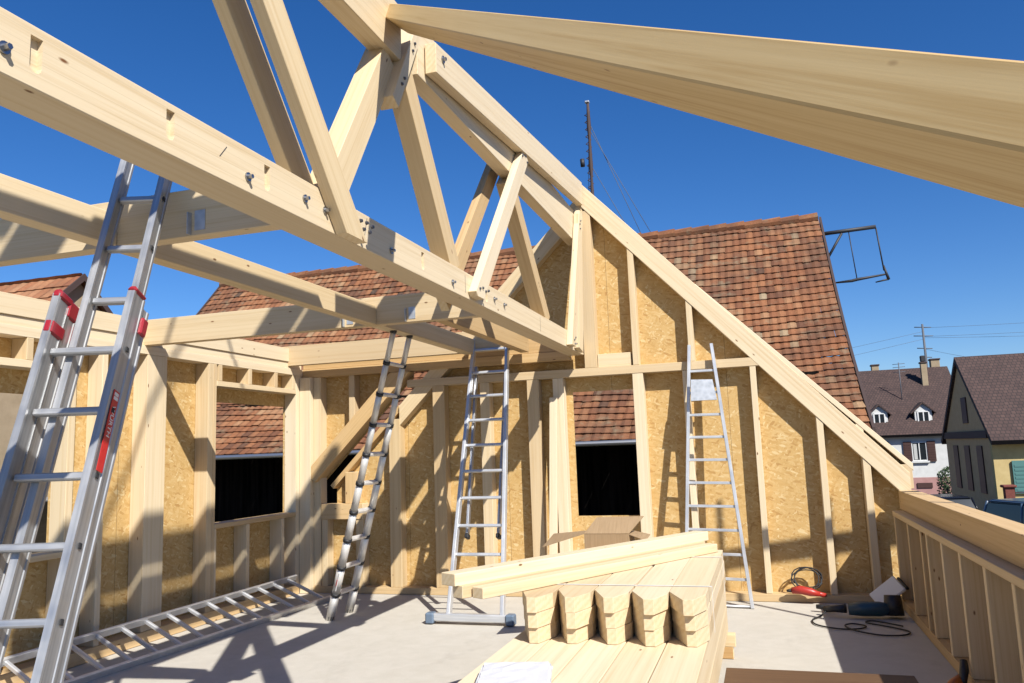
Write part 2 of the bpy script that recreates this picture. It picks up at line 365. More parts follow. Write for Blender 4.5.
# left rafter and the slanted trimmer above the open slot
rl = lambda x: x+6.32
for nm, off, dp, y0, x0, x1, mt in (('rafter', 0, .17, D+.004, -4.30, -1.72, 'spruce'), ):
    a, c = V((x0, (y0+D+T)/2, rl(x0))), V((x1, (y0+D+T)/2, rl(x1))); nn = V((1, 0, -1)).normalized()
    beam(nm, a+nn*dp/2, c+nn*dp/2, D+T-y0-.004, dp, mt, G, (-1, 0, 1), cuts=(((-1.79, D, 0), (1, 0, 0)), ((-4.13, D, 0), (-1, 0, 0))))
beam('slot_jamb', (-5.06, D+T/2+.02, 1.245), (-4.13, D+T/2+.02, 2.175), T-.03, .06, 'spruce_warm', G, (-1, 0, 1))
a, c = V((-5.30, D+.03, -5.30+6.67)), V((-4.0, D+.03, -4.0+6.67))
beam('slanted_trimmer', a, c, .19, .175, 'spruce_warm', G, (-1, 0, 1), cuts=(((-4.2, D, 2.585), (0, 0, 1)), ((-5.285, D, 0), (-1, 0, 0))))
gb('header', XL, -2.02, 2.595, 2.70, 'spruce_warm', y0=D-.01)
gb('header', XL, -2.02, 2.703, 2.86, 'spruce_warm', y0=D+.004)
gb('stud', -4.80, -4.725, 1.98, 2.593, 'spruce_clean')
gb('sill', -5.18, -4.62, .862, 1.045, 'spruce_warm', y0=D-.012, axis=0)
gb('sill_stud', -4.875, -4.71, 1.047, 1.42, 'spruce_warm', y0=D+.03)
gb('stud', -4.72, -4.62, .08, .86, 'spruce')
gb('corner_post', -5.435, -5.29, .003, 2.593, 'spruce_clean', y0=D-.08, y1=D+T-.003)
gb('corner_post', -5.288, -5.19, .08, 2.593, 'spruce_clean')

# ------------------------------------------------------------------ left wall
LW = empty('dormer_side_wall', (XL, 6, 0), 'timber framed side wall on the left with posts, OSB and two window openings', 'wall')
def lb(name, y0, y1, z0, z1, mat='spruce', x0=XL-.16, x1=XL, **k): return block(name, x0, x1, y0, y1, z0, z1, mat, LW, **k)
ML = Matrix(((0, -1, 0, XL-.163), (1, 0, 0, 0), (0, 0, 1, 0), (0, 0, 0, 1)))     # local (x along Y, y outwards, z up)
yA, yB = 2.2, D-.085
finish('sheathing', prism([(yA, -.02), (D-.002, -.02), (D-.002, 2.70), (yA, 2.70)], 0, .018, [[(7.07, .965), (8.57, .965), (8.57, 2.24), (7.07, 2.24)], [(3.45, .93), (5.20, .93), (5.20, 2.19), (3.45, 2.19)]]), 'osb', LW, ML)
lb('bottom_plate', yA, yB, .003, .11, 'spruce_warm', x1=XL+.005)
lb('top_plate', yA, D-.005, 2.62, 2.70, 'spruce_clean')
lb('top_plate', yA, D-.005, 2.702, 2.775, 'spruce_clean', x1=XL-.02)
lb('top_plate', yA, D-.1, 2.777, 2.94, 'spruce_clean', x1=XL-.004)
for y0, y1, z0, z1 in ((6.072, 6.33, .112, 2.618), (6.94, 7.02, .112, 2.618), (7.022, 7.07, .112, 2.618), (7.02+.05, 7.10, .112, .915),
                       (7.60, 7.66, .112, .915), (8.27, 8.33, .112, .915), (8.57, 8.70, .112, 2.618), (5.20, 5.27, .112, 2.618), (5.54, 5.60, .112, 2.618), (4.62, 4.69, .112, .88), (4.02, 4.09, .112, .88), (3.36, 3.45, .112, 2.618), (2.6, 2.66, .112, 2.618)):
    lb('stud', y0, y1, z0, z1, 'spruce_clean')
lb('sill', 7.072, 8.568, .917, .965, 'spruce_clean', x1=XL+.004)
lb('sill', 3.452, 5.198, .882, .93, 'spruce_clean', x1=XL+.004)
lb('window_head', 7.072, 8.568, 2.39, 2.445, 'spruce_clean', x1=XL+.003)
lb('window_head', 3.452, 5.198, 2.38, 2.44, 'spruce_clean', x1=XL+.003)
for y in (7.1, 7.62, 8.12, 8.50): lb('cripple_stud', y, y+.06, 2.447, 2.618, 'spruce_clean')
for y in (3.5, 4.15, 4.78): lb('cripple_stud', y, y+.06, 2.442, 2.618, 'spruce_clean')

# ------------------------------------------------------------------ right knee wall
K = empty('knee_wall', (XR, 5.5, 0), 'low knee wall on the right made of close vertical studs under a thick top beam', 'wall')
def kb(name, y0, y1, z0, z1, mat='spruce', x0=XR, x1=XR+.13, **k): return block(name, x0, x1, y0, y1, z0, z1, mat, K, **k)
kb('bottom_plate', 1.5, D-.02, .003, .085, 'spruce')
kb('rail', 1.5, D-.16, .855, .905, 'spruce', x0=XR-.006, x1=XR+.2)
kb('top_beam', 1.5, D-.02, .907, 1.085, 'spruce_warm', x0=XR+.085, x1=XR+.245)
for y in (8.50, 7.78, 7.18, 6.93, 6.38, 5.83, 5.22, 4.66, 4.1, 3.5, 2.9, 2.3): kb('stud', y, y+.055, .087, .853, 'spruce')
finish('sheathing', box_bm(XR+.132, XR+.15, 1.5, D-.02, -.02, .85), 'osb_warm', K)

# ------------------------------------------------------------------ truss
TR = empty('roof_truss', (TX-.1, 5, 2.7), 'long timber lattice truss with zigzag webs running from upper left to the gable post', 'truss')
def yz(name, y0, z0, y1, z1, depth, x0, x1, mat='spruce', cuts=(), **k):
    return beam(name, ((x0+x1)/2, y0, z0), ((x0+x1)/2, y1, z1), x1-x0, depth, mat, TR, (0, -.001, 1) if abs(z1-z0) < 2*abs(y1-y0) else (0, 1, 0), cuts=cuts, **k)
x0, x1 = TX-.18, TX
BC = yz('bottom_chord', -1.2, 2.73, D-.01, 2.73, .182, x0, x1, 'spruce_glulam')
def pocket(y, z, wd=.02):
    pts = [(-wd, .055), (-wd, -.03)] + [(-wd*math.cos(a), -.03-wd*math.sin(a)) for a in (.5, 1.0, 1.57, 2.1, 2.6)] + [(wd, -.03), (wd, .055)]
    b_ = prism(pts, -.05, .02); b_.transform(Matrix(((0, -1, 0, TX), (1, 0, 0, y), (0, 0, 1, z), (0, 0, 0, 1)))); return b_
bm = merge([pocket(y, z) for y, z in ((1.61, 2.735), (2.14, 2.74), (2.70, 2.735), (4.27, 2.735), (5.42, 2.735))])
bmesh.ops.recalc_face_normals(bm, faces=bm.faces[:])
mc = bpy.data.meshes.new('cut'); bm.to_mesh(mc); bm.free(); oc = bpy.data.objects.new('cut', mc); COL.objects.link(oc)
md = BC.modifiers.new('b', 'BOOLEAN'); md.object = oc; md.operation = 'DIFFERENCE'; md.solver = 'EXACT'
bpy.context.view_layer.update(); nm_ = bpy.data.meshes.new_from_object(BC.evaluated_get(bpy.context.evaluated_depsgraph_get()))
BC.modifiers.clear(); BC.data = nm_;
for p in nm_.polygons: p.material_index = 1 if abs(p.normal.x) > .9 and abs(abs(p.center.x)-(D+1.19)/2) < .02 else 0
bpy.data.objects.remove(oc)
yz('top_chord', -1.2, 4.045, 4.02, 4.045, .34, x0+.06, x1, 'spruce_glulam')
yz('top_chord', 4.26, 4.09, D-.01, 4.09, .36, x0+.06, x1-.006, 'spruce_glulam')
c_lo = ((0, 0, 2.642), (0, 0, -1)); c_hi = ((0, 0, 4.18), (0, 0, 1))
xf0, xf1 = TX+.001, TX+.062; xb0, xb1 = TX-.243, TX-.182; xm0, xm1 = TX-.15, TX-.03
def web(y0, z0, y1, z1, wd, a, b_, cuts=(), mat='spruce'): return yz('web', y0, z0, y1, z1, wd, a, b_, mat, cuts)
web(3.52, 2.44, 2.02, 4.21, .155, xf0, xf1, (c_lo, c_hi))          # F
web(3.52, 2.44, 2.02, 4.21, .155, TX-.165, TX-.105, (((0, 0, 2.69), (0, 0, -1)), c_hi))
web(3.28, 2.822, 3.93, 3.862, .17, xm0, xm1)    # E
web(4.90, 2.822, 4.15, 3.895, .16, xm0, xm1)                       # A
web(5.08, 2.64, 6.43, 4.16, .15, xf0, xf1, (((0, 0, 2.66), (0, 0, -1)),), 'spruce_clean')  # B
web(5.08, 2.64, 6.43, 4.16, .15, xb0, xb1)
web(7.33, 2.822, 6.25, 3.898, .155, xm0, xm1)                      # C
web(7.95, 2.56, 8.69, 4.30, .19, xf0, xf1, (((0, 0, 2.66), (0, 0, -1)), ((0, D-.006, 0), (0, 1, 0)), ((0, 0, 4.27), (0, 0, 1))), 'spruce_clean')  # D
yz('end_plate', 8.35, 2.65, 8.62, 4.2, .2, xf0, xf1-.004, 'spruce_clean', cuts=(((0, D-.006, 0), (0, 1, 0)),))
web(3.87, 3.56, 4.20, 4.14, .085, TX-.08, TX+.03, (), 'spruce_clean')      # apex splice
# raking plank along the upper front of the top chord
bm = bmesh.new(); ys, zl, zu = (4.36, 8.70), (3.955, 4.36), (4.153, 4.63)
vs = [bm.verts.new(p) for p in ((0, ys[0]-6.5, zl[0]-4.2), (0, ys[1]-6.5, zl[1]-4.2), (0, ys[1]-6.5, zu[1]-4.2), (0, ys[0]-6.5, zu[0]-4.2))]; bm.faces.new(vs)
r = bmesh.ops.extrude_face_region(bm, geom=bm.faces[:]); bmesh.ops.translate(bm, vec=(-.075, 0, 0), verts=[g for g in r['geom'] if isinstance(g, bmesh.types.BMVert)])
Mp, _ = frame((0, 0, 0), (0, 4.34, .44)); Mp.translation = V((TX+.078, 6.5, 4.2))
bmesh.ops.transform(bm, matrix=(Matrix.Translation((TX+.078, 6.5, 4.2)).inverted() @ Mp).inverted(), verts=bm.verts[:])
bmesh.ops.bevel(bm, geom=bm.edges[:], offset=.003, segments=1, affect='EDGES')
finish('raking_plank', bm, 'spruce_glulam', TR, Mp)
def bolt(y, z, r=.03, x=TX, parent=TR):
    M = Matrix.Translation((x, y, z)) @ Matrix.Rotation(R(90), 4, 'Y')
    b1 = bmesh.new(); bmesh.ops.create_cone(b1, cap_ends=True, segments=14, radius1=r, radius2=r, depth=.006); bmesh.ops.translate(b1, vec=(0, 0, .004), verts=b1.verts[:])
    b2 = bmesh.new(); bmesh.ops.create_cone(b2, cap_ends=True, segments=6, radius1=r*.55, radius2=r*.5, depth=.02); bmesh.ops.translate(b2, vec=(0, 0, .015), verts=b2.verts[:])
    finish('bolt', merge([b1, b2]), 'bolt_steel', parent, M)
for y, z in ((1.51, 2.71), (2.57, 2.70), (2.98, 2.735), (3.15, 2.73), (3.84, 2.70), (4.74, 2.70), (5.59, 2.735), (5.83, 2.73)): bolt(y, z, .018)
bolt(4.47, 4.09, .024, TX+.079)
def screws(pts, x):
    for y, z in pts:
        b_ = bmesh.new(); bmesh.ops.create_cone(b_, cap_ends=True, segments=8, radius1=.011, radius2=.008, depth=.012, matrix=Matrix.Rotation(R(90), 4, 'Y'))
        finish('screw', b_, 'bolt_dark', TR, Matrix.Translation((x, y, z)))
screws([(3.38, 2.735), (3.44, 2.74), (3.50, 2.735), (3.41, 2.70), (3.47, 2.70)], xf1+.004)
screws([(5.10, 2.72), (5.16, 2.735), (5.22, 2.72), (5.28, 2.735)], xf1+.004)
screws([(6.30, 4.10), (6.38, 4.13), (6.44, 4.09)], xf1+.004)
screws([(8.55, 4.10), (8.6, 4.15), (8.56, 4.05)], xf1+.004)
screws([(8.0, 2.72), (8.06, 2.75), (8.02, 2.68), (8.1, 2.69)], xf1+.004)
screws([(3.95, 3.70), (3.985, 3.75), (4.11, 3.98), (4.14, 4.04)], TX+.034)
for y, z, h_, tl in ((3.545, 2.735, .14, .02), (4.98, 2.735, .12, 0), (5.34, 2.735, .12, .01), (2.42, 2.75, .05, .02), (6.9, 2.73, .13, 0)):   # carpenter's pencil lines
    beam('pencil_mark', (TX+.0007, y-tl, z-h_/2), (TX+.0007, y+tl, z+h_/2), .0012, .0028, 'bolt_dark', TR, (0, 1, 0), bev=0)
# hip rafter crossing overhead
hd = V((.492, -.704, -.512)).normalized(); hn = V((0, 0, 1)).cross(hd).normalized(); hu = hd.cross(hn)
if hn.x+hn.y < 0: hn = -hn
ha = .421; hup = hu*math.cos(ha)+hn*math.sin(ha); hnn = hn*math.cos(ha)-hu*math.sin(ha)
hc = V((-1.85, 3.876, 4.162))-hup*.0435+hnn*.089
HR = beam('hip_rafter', hc-hd*.05, hc+hd*6.05, .178, .087, 'spruce_shaded', None, hup, bev=.004, cuts=(((TX+.002, 0, 0), (-1, 0, 0)),))
tag(HR, 'big pale hip rafter slanting overhead from the truss apex to the right edge', 'rafter')

# ------------------------------------------------------------------ flat roof joists and blocking
def joist(y, label, xa, xb=TX-.185, z=2.82, hangers=(), mat='spruce_glulam'):
    o = block('roof_joist', xa, xb, y, y+.085, z-.12, z+.12, mat, None, axis=0); tag(o, label, 'joist', 'joists of the flat dormer roof')
    for x in hangers:
        M = Matrix.Translation((x, y-.0005, z-.045)); b1 = box_bm(-.03, .03, -.003, 0, -.05, .05); b2 = box_bm(-.055, -.05, -.03, 0, -.07, .04)
        finish('joist_hanger', b1, 'galv', o, M); finish('joist_hanger', b2, 'galv', o, M)
    return o
joist(3.17, 'nearest roof joist, the one the red-capped ladder leans on', -6.0, hangers=(-2.55,))
joist(6.03, 'middle roof joist resting on the compound post of the left wall', XL-.1, hangers=(-3.30, -2.72))
joist(8.42, 'farthest roof joist lying along the top of the gable wall', XL-.1, xb=-2.6, mat='spruce_clean', z=2.845)
joist(.33, 'roof joist overhead at the near end, out of the picture', -6.0)
def nog(x0, x1, y0, y1, label, z0=2.70, z1=2.865, mat='spruce'):
    o = block('roof_blocking', x0, x1, y0, y1, z0, z1, mat, None, axis=1); tag(o, label, 'blocking', 'blocking pieces between the roof joists')
nog(-3.15, -3.05, .418, 3.168, 'blocking timber entering from the left edge above the red-capped ladder')
nog(-3.15, -3.05, 3.258, 6.028, 'longest visible blocking timber between the nearest and middle roof joists')
nog(-3.15, -3.03, 6.118, 8.418, 'blocking timber above the top of the telescopic ladder')
nog(-2.55, -2.45, 6.118, 8.60, 'short blocking timber beside the top of the ladder with a stabiliser bar')

# overhead panel and outside board, added out of view to throw bands of shade
WE = empty('added_shade_panel', (-.88, 2.4, 6.1), 'slatted timber panel above the camera, added out of view to shade the left wall', 'shade caster')
block('panel', -.93, -.83, .2, 4.6, 6.72, 7.10, 'spruce', WE); block('panel', -.93, -.83, .2, 4.6, 6.12, 6.56, 'spruce', WE)
for y in (.9, 3.6): block('strut', -.82, -.77, y, y+.06, 6.12, 7.10, 'spruce', WE)
for y in (.9, 3.6): tube('strap', [(-.88, y, 7.09), (-.88, 2.4, 9.5)], .02, 'wire', WE)
SF = empty('added_shade_board', (3.2, 6, GZ), 'board on posts outside the knee wall, added out of view to shade the gable', 'added_shade_board')
beam('board', (2.2, 6, 4.14), (4.6, 6, 4.5), .03, .19, 'spruce', SF)
for x in (2.32, 3.4, 4.55): tube('post', [(x, 6.05, GZ), (x, 6.05, 4.7)], .025, 'alu_dark', SF)
# ------------------------------------------------------------------ ladders
def box_rail(name, p, q, a, c, mat, parent, up): return beam(name, p, q, a, c, mat, parent, up, bev=.006)
# near extension ladder
az, el, wz = 1.742, 1.254, .294
U = V((math.cos(el)*math.cos(az), math.cos(el)*math.sin(az), math.sin(el))); W = V((math.cos(wz), math.sin(wz), 0)); N = W.cross(U).normalized()
if N.y > 0: N = -N
F = V((-2.51, 2.088, 0))
L1 = empty('extension_ladder', F-W*.15, 'large aluminium extension ladder with red caps and a red sticker at the left edge', 'ladder')
def sec(off, t0, t1, wr, wl, ts, rail, th=.032):
    for s_ in (1, -1):
        base = F + (W*(.017-wr) if s_ > 0 else -W*(.297+.017-wl)) + N*off
        M, L = frame(base+U*t0, base+U*t1, N); h = rail/2
        pr = [(-th/2, -h), (th/2, -h), (th/2, -h+.014), (th/2-.004, -h+.018), (th/2-.004, h-.018), (th/2, h-.014), (th/2, h), (-th/2, h),
              (-th/2, h-.014), (-th/2+.004, h-.018), (-th/2+.004, -h+.018), (-th/2, -h+.014)]
        bm = prism(pr, -L/2, L/2); bm.transform(Matrix(((0, 1, 0, 0), (1, 0, 0, 0), (0, 0, 1, 0), (0, 0, 0, 1))))
        finish('rail', bm, 'alu_worn', L1, M)
    for t in ts:
        a_ = F-W*(.297-wl)+N*off+U*t; c_ = F-W*wr+N*off+U*t
        M, L = frame(a_, c_, N); finish('rung', box_bm(-L/2, L/2, -.015, .015, -.016, .016, .005), 'alu_worn', L1, M)
sec(0, -.0, 2.47, 0, 0, [2.204-.28*k for k in range(8)], .105)
sec(-.075, .10, 2.44, .005, .0, [], .085)
sec(-.065, .9, 3.46, .034, .085, [2.204+.28*k for k in (1, 2, 3, 4)], .075)
for base, t, off, hh in ((-W*.314, 2.47, 0, .045), (-W*.314, 2.44, -.075, .09), (W*.017, 2.48, 0, .03), (-W*.314, 2.31, 0, .07)):
    c_ = F+base+N*off+U*t; beam('end_cap', c_-U*hh/2, c_+U*hh/2, .042, .112 if off == 0 else .094, 'red_plastic', L1, tuple(N), bev=.012)
for t in (2.34, ):
    c_ = F+W*.045-N*.06+U*t; beam('guide_hook', c_-U*.04, c_+U*.04, .02, .05, 'red_plastic', L1, tuple(N), bev=.006)
    c_ = F-W*.29-N*.12+U*t; beam('guide_hook', c_-U*.045, c_+U*.045, .015, .03, 'red_label', L1, tuple(N), bev=.004)
# square holes in the outer face of the right rail
for t in [2.204-.28*k for k in range(8)]+[2.204+.28*k for k in (1, 2, 3)]:
    off = 0 if t < 2.3 else -.065
    c_ = F+W*(.0335 if t < 2.3 else -.0005)+N*off+U*t; beam('rung_end', c_-W*.002, c_+W*.002, .024, .024, 'hole_dark', L1, tuple(U), bev=.002)
# red sticker with white lettering on the right rail
Mst = Matrix((U, N, W)).transposed().to_4x4(); Mst.translation = F+W*.0345+U*1.835
st = finish('sticker', box_bm(-.175, .175, -.024, .024, -.001, .001), 'red_label', L1, Mst)
def lettering(txt, size, M, parent, mat='white_label', name='lettering', ext=.0008):
    cu = bpy.data.curves.new('t', 'FONT'); cu.body = txt; cu.size = size; cu.extrude = ext; cu.align_x = 'CENTER'; cu.align_y = 'CENTER'
    tmp = bpy.data.objects.new('t', cu); COL.objects.link(tmp); bpy.context.view_layer.update()
    me = bpy.data.meshes.new_from_object(tmp.evaluated_get(bpy.context.evaluated_depsgraph_get())); bpy.data.objects.remove(tmp)
    bm = bmesh.new(); bm.from_mesh(me); bpy.data.meshes.remove(me)
    return finish(name, bm, mat, parent, M)
Mt = Matrix((-U, -N, W)).transposed().to_4x4(); Mt.translation = F+W*.0362+U*1.875
lettering('WÜRTH', .038, Mt, st)
Mt2 = Mt.copy(); Mt2.translation = F+W*.0362+U*1.985
finish('emblem', merge([box_bm(-.016, -.002, -.016, .016, -.001, .001), box_bm(.002, .016, -.016, .016, -.001, .001)]), 'white_label', st, Mt2)
# telescopic ladder
A0, A1, B0, B1 = V((-4.25, 7.31, 0)), V((-4.25, 7.70, 0)), V((-3.07, 6.40, 2.70)), V((-3.07, 6.74, 2.70))
TL = empty('telescopic_ladder', (A0+A1)/2, 'slim telescopic ladder with black joint collars leaning towards the roof blocking', 'ladder')
n = 10; fr = [i/n for i in range(n+1)]
for P, Q in ((A0, B0), (A1, B1)):
    for i in range(n):
        rr = .042-.0019*i; tube('rail', [P.lerp(Q, fr[i]), P.lerp(Q, fr[i+1])], rr, 'alu_dull', TL, 12)
        c_ = P.lerp(Q, fr[i+1]); d_ = (Q-P).normalized()*.016
        if i < n: tube('collar', [c_-d_, c_+d_], rr+.006, 'black_plastic', TL, 10)
    tube('foot', [P+V((0, 0, .0)), P.lerp(Q, .02)], .042, 'black_rubber', TL, 10)
for i in range(1, n):
    a_, c_ = A0.lerp(B0, fr[i]), A1.lerp(B1, fr[i]); M, L = frame(a_, c_, (B0-A0))
    finish('rung', box_bm(-L/2+.03, L/2-.03, -.028, .028, -.014, .014, .006), 'alu_dull', TL, M)
for k in (1.35, 1.6): pass
M, L = frame(A0.lerp(B0, .11), A0.lerp(B0, .19)); M.translation += V((.0, -.034, .0))
finish('sticker', box_bm(-.10, .10, -.004, .004, -.022, .022), 'white_label', TL, M)
M2 = M.copy(); M2.translation += V((0, -.004, 0)); finish('sticker', box_bm(-.05, .02, -.003, .003, -.018, .018), 'red_label', TL, M2)

# combination ladder with stabiliser bar
CL = empty('combination_ladder', (-2.73, 7.25, 0), 'tall aluminium ladder with a wide stabiliser bar leaning against the gable plate', 'ladder')
Pl, Pr, Ql, Qr = V((-2.975, 7.30, .05)), V((-2.435, 7.30, .05)), V((-3.05, 8.52, 3.02)), V((-2.67, 8.52, 3.02))
for P, Q in ((Pl, Ql), (Pr, Qr)): beam('rail', P, Q, .034, .075, 'alu', CL, (0, -1, .4), bev=.004)
for i in range(10):
    t = .10+.0895*i
    a_, c_ = Pl.lerp(Ql, t), Pr.lerp(Qr, t); M, L = frame(a_, c_, (0, -1, .4)); finish('rung', box_bm(-L/2, L/2, -.014, .014, -.014, .014, .004), 'alu', CL, M)
for P, Q, s in ((Pl, Ql, 1), (Pr, Qr, -1)):                     # the second section folded in behind
    a_ = P.lerp(Q, .25)+V((.085*s, .09, 0)); c_ = P.lerp(Q, .84)+V((.03*s, .07, 0))
    beam('inner_rail', a_, c_, .026, .06, 'alu_dark', CL, (0, -1, .4), bev=.004)
    beam('rubber_foot', a_-(c_-a_).normalized()*.05, a_, .04, .075, 'black_rubber', CL, (0, -1, .4), bev=.008)
beam('stabiliser_bar', (-3.12, 7.29, .065), (-2.36, 7.29, .065), .07, .07, 'alu', CL, bev=.008)
for x in (-3.16, -2.36): finish('bar_foot', box_bm(-.042, .042, -.05, .05, -.055, .045, .012), 'blue_grey_plastic', CL, Matrix.Translation((x+.01, 7.285, .062)))

# single ladder on the right
SL = empty('single_ladder', (-.52, 8.4, 0), 'narrow tapering aluminium ladder with a sheet metal tray near its top', 'ladder')
Pl, Pr, Ql, Qr = V((-.86, 8.40, .02)), V((-.22, 8.36, .0)), V((-.685, 8.69, 2.66)), V((-.455, 8.69, 2.66))
for P, Q in ((Pl, Ql), (Pr, Qr)): beam('rail', P, Q, .034, .06, 'alu', SL, (0, -1, .1), bev=.004)
for i in range(10):
    t = .10+.088*i; a_, c_ = Pl.lerp(Ql, t), Pr.lerp(Qr, t); M, L = frame(a_, c_, (0, -1, .1)); finish('rung', box_bm(-L/2, L/2, -.014, .014, -.012, .012, .004), 'alu', SL, M)
tube('foot_bar', [(-.86, 8.42, .018), (-.22, 8.35, .018)], .014, 'alu_dark', SL)
o = finish('tool_tray', prism([(-.115, .115), (.105, .105), (.14, -.115), (-.125, -.115)], -.008, .008), 'galv', None, Matrix.Translation((-.565, 8.53, 2.165)) @ Matrix.Rotation(R(-12), 4, 'X'))
tag(o, 'grey sheet metal tray hanging on the upper rungs of the tapering ladder', 'tray')

# ladder lying on the floor along the left wall
FL = empty('lying_ladder', (-5.2, 6, 0), 'aluminium ladder lying on its edge on the floor along the left wall', 'ladder')
r0, r1, s0, s1 = V((-5.05, 3.4, .03)), V((-4.80, 8.35, .03)), V((-5.36, 3.4, .22)), V((-5.30, 8.35, .24))
for P, Q in ((r0, r1), (s0, s1)): beam('rail', P, Q, .028, .065, 'alu_dull', FL, (.5, 0, 1), bev=.004)
for i in range(18):
    t = .03+.055*i; a_, c_ = r0.lerp(r1, t), s0.lerp(s1, t); M, L = frame(a_, c_, (0, 0, 1)); finish('rung', box_bm(-L/2, L/2, -.016, .016, -.016, .016, .005), 'alu', FL, M)

# ------------------------------------------------------------------ timber stacks in the middle
# lower bundle
zt = .55
names6 = ['leftmost', 'second from the left', 'third from the left', 'fourth from the left', 'rightmost']
for i in range(5):
    x0_ = -1.435+i*.215; yb = 6.55+.05*random.random()
    for j, (za, zb) in enumerate(((.365, .549), (.18, .363))):
        o = block('stacked_plank', x0_, x0_+.209, 2.6, yb, za, zb, 'spruce_clean', None, axis=1)
        tag(o, f"{names6[i]} broad plank in the {('top', 'bottom')[j]} layer of the low bundle", 'plank', 'planks of the low bundle')
for y in (3.2, 4.9, 6.42):
    o = block('bearer', -1.5, -.31, y, y+.09, .09, .178, 'spruce', None, axis=0); tag(o, f"{ {3.2: 'nearest', 4.9: 'middle', 6.42: 'farthest'}[y]} short bearer under the low timber bundle", 'bearer', 'bearers under the bundle')
    o = block('bearer', -1.48, -.33, y, y+.085, .003, .088, 'spruce_warm', None, axis=0); tag(o, f"{ {3.2: 'nearest', 4.9: 'middle', 6.42: 'farthest'}[y]} lower bearer lying on the floor under the bundle", 'bearer', 'bearers under the bundle')
rown = ['bottom', 'middle', 'top']
for i in range(5):
    for j in range(3):
        xa = -1.405+i*.212+random.uniform(-.004, .004); wd = .203
        yt = 4.40-.015*j+random.uniform(-.02, .02)+.02*i*.3
        # plan of the end: long bevel on the left, short bevel on the right, narrow blunt tip
        pl = [(0, .24), (.095, 0), (.148, 0), (wd, .17), (wd, 2.05), (0, 2.05)]
        bm = bmesh.new(); vs = [bm.verts.new((x, y-1.0, 0)) for x, y in pl]; bm.faces.new(vs)
        r = bmesh.ops.extrude_face_region(bm, geom=bm.faces[:]); bmesh.ops.translate(bm, vec=(0, 0, .0815), verts=[g for g in r['geom'] if isinstance(g, bmesh.types.BMVert)])
        bmesh.ops.bevel(bm, geom=bm.edges[:], offset=.0014, segments=1, affect='EDGES')
        Mr = Matrix.Rotation(R(90), 4, 'Z')
        bmesh.ops.transform(bm, matrix=Mr.inverted(), verts=bm.verts[:])
        o = finish('notched_beam', bm, 'spruce_clean', None, Matrix.Translation((xa, yt+1.0, .5515+.083*j)) @ Mr)
        tag(o, f"{rown[j]} pointed beam in the {names6[i]} column of the stack", 'beam', 'pointed beams in the stack')
# three long boards laid across
zs = .8015
def lboard(p, q, wd, th, label):
    tag(beam('long_board', p, q, wd, th, 'spruce_clean', None), label, 'board', 'long boards laid across the stack')
dv = V((1.15, 2.03, 0)).normalized(); nv = V((-dv.y, dv.x, 0))
p3 = V((-1.53, 4.26, zs+.03)); q3 = V((-.385, 6.28, zs+.03))
lboard(p3+nv*.045, q3+nv*.045, .09, .06, 'front long board lying across the pointed beams, nearest the camera')
lboard(p3+nv*.145-dv*.06+V((0, 0, .005)), q3+nv*.16+dv*.02+V((0, 0, .005)), .085, .07, 'middle long board across the pointed beams, between two others')
lboard(p3+nv*.19-dv*.09+V((0, 0, .071)), q3+nv*.20+dv*.10+V((0, 0, .071)), .12, .068, 'uppermost long board across the pointed beams, reaching farthest left')

for yy, nm_ in ((4.78, 'nearer'), (6.0, 'farther')):
    bms = [box_bm(-.535, .54, -.008, .008, .2505, .2515), box_bm(.5405, .5415, -.008, .008, .0, .2515)]
    o = finish('packing_strap', merge(bms), 'white_paint', None, Matrix.Translation((-.88, yy, .5515))); tag(o, f"{nm_} thin white plastic strap tied over the pointed beams", 'strap', 'packing straps')
# cardboard box on the back of the stack
CB = empty('cardboard_box', (-1.15, 6.45, .80), 'open brown cardboard box with raised flaps below the dark gable window', 'box')
bx0, bx1, by0, by1, bz0, bz1 = -1.42, -1.06, 6.38, 6.64, .803, .925
for nm, a in (('side', (bx0, bx1, by0, by0+.006, bz0, bz1)), ('side', (bx0, bx1, by1-.006, by1, bz0, bz1)), ('side', (bx0, bx0+.006, by0+.007, by1-.007, bz0, bz1)), ('side', (bx1-.006, bx1, by0+.007, by1-.007, bz0, bz1)), ('base', (bx0+.007, bx1-.007, by0+.007, by1-.007, bz0, bz0+.005))):
    finish(nm, box_bm(*[v_-c_ for v_, c_ in zip(a, (-1.24, -1.24, 6.5, 6.5, .88, .88))]), 'cardboard', CB, Matrix.Translation((-1.24, 6.5, .88)))
def flap(pts):
    bm = bmesh.new(); c = sum((V(p) for p in pts), V())/4; vs = [bm.verts.new(V(p)-c) for p in pts]; f = bm.faces.new(vs); bm.normal_update(); no = f.normal.copy()
    r = bmesh.ops.extrude_face_region(bm, geom=bm.faces[:]); bmesh.ops.translate(bm, vec=no*.005, verts=[g for g in r['geom'] if isinstance(g, bmesh.types.BMVert)])
    finish('flap', bm, 'cardboard', CB, Matrix.Translation(c))
flap([(bx0+.0, by0, bz1), (bx1, by0, bz1), (bx1+.10, by0+.16, bz1+.12), (bx0+.08, by0+.16, bz1+.115)])
flap([(bx0, by0, bz1), (bx0, by1, bz1), (bx0-.30, by1-.06, bz1-.02), (bx0-.33, by0-.06, bz1-.095)])
flap([(bx1, by0, bz1), (bx1, by1, bz1), (bx1+.13, by1, bz1-.03), (bx1+.13, by0, bz1-.05)])
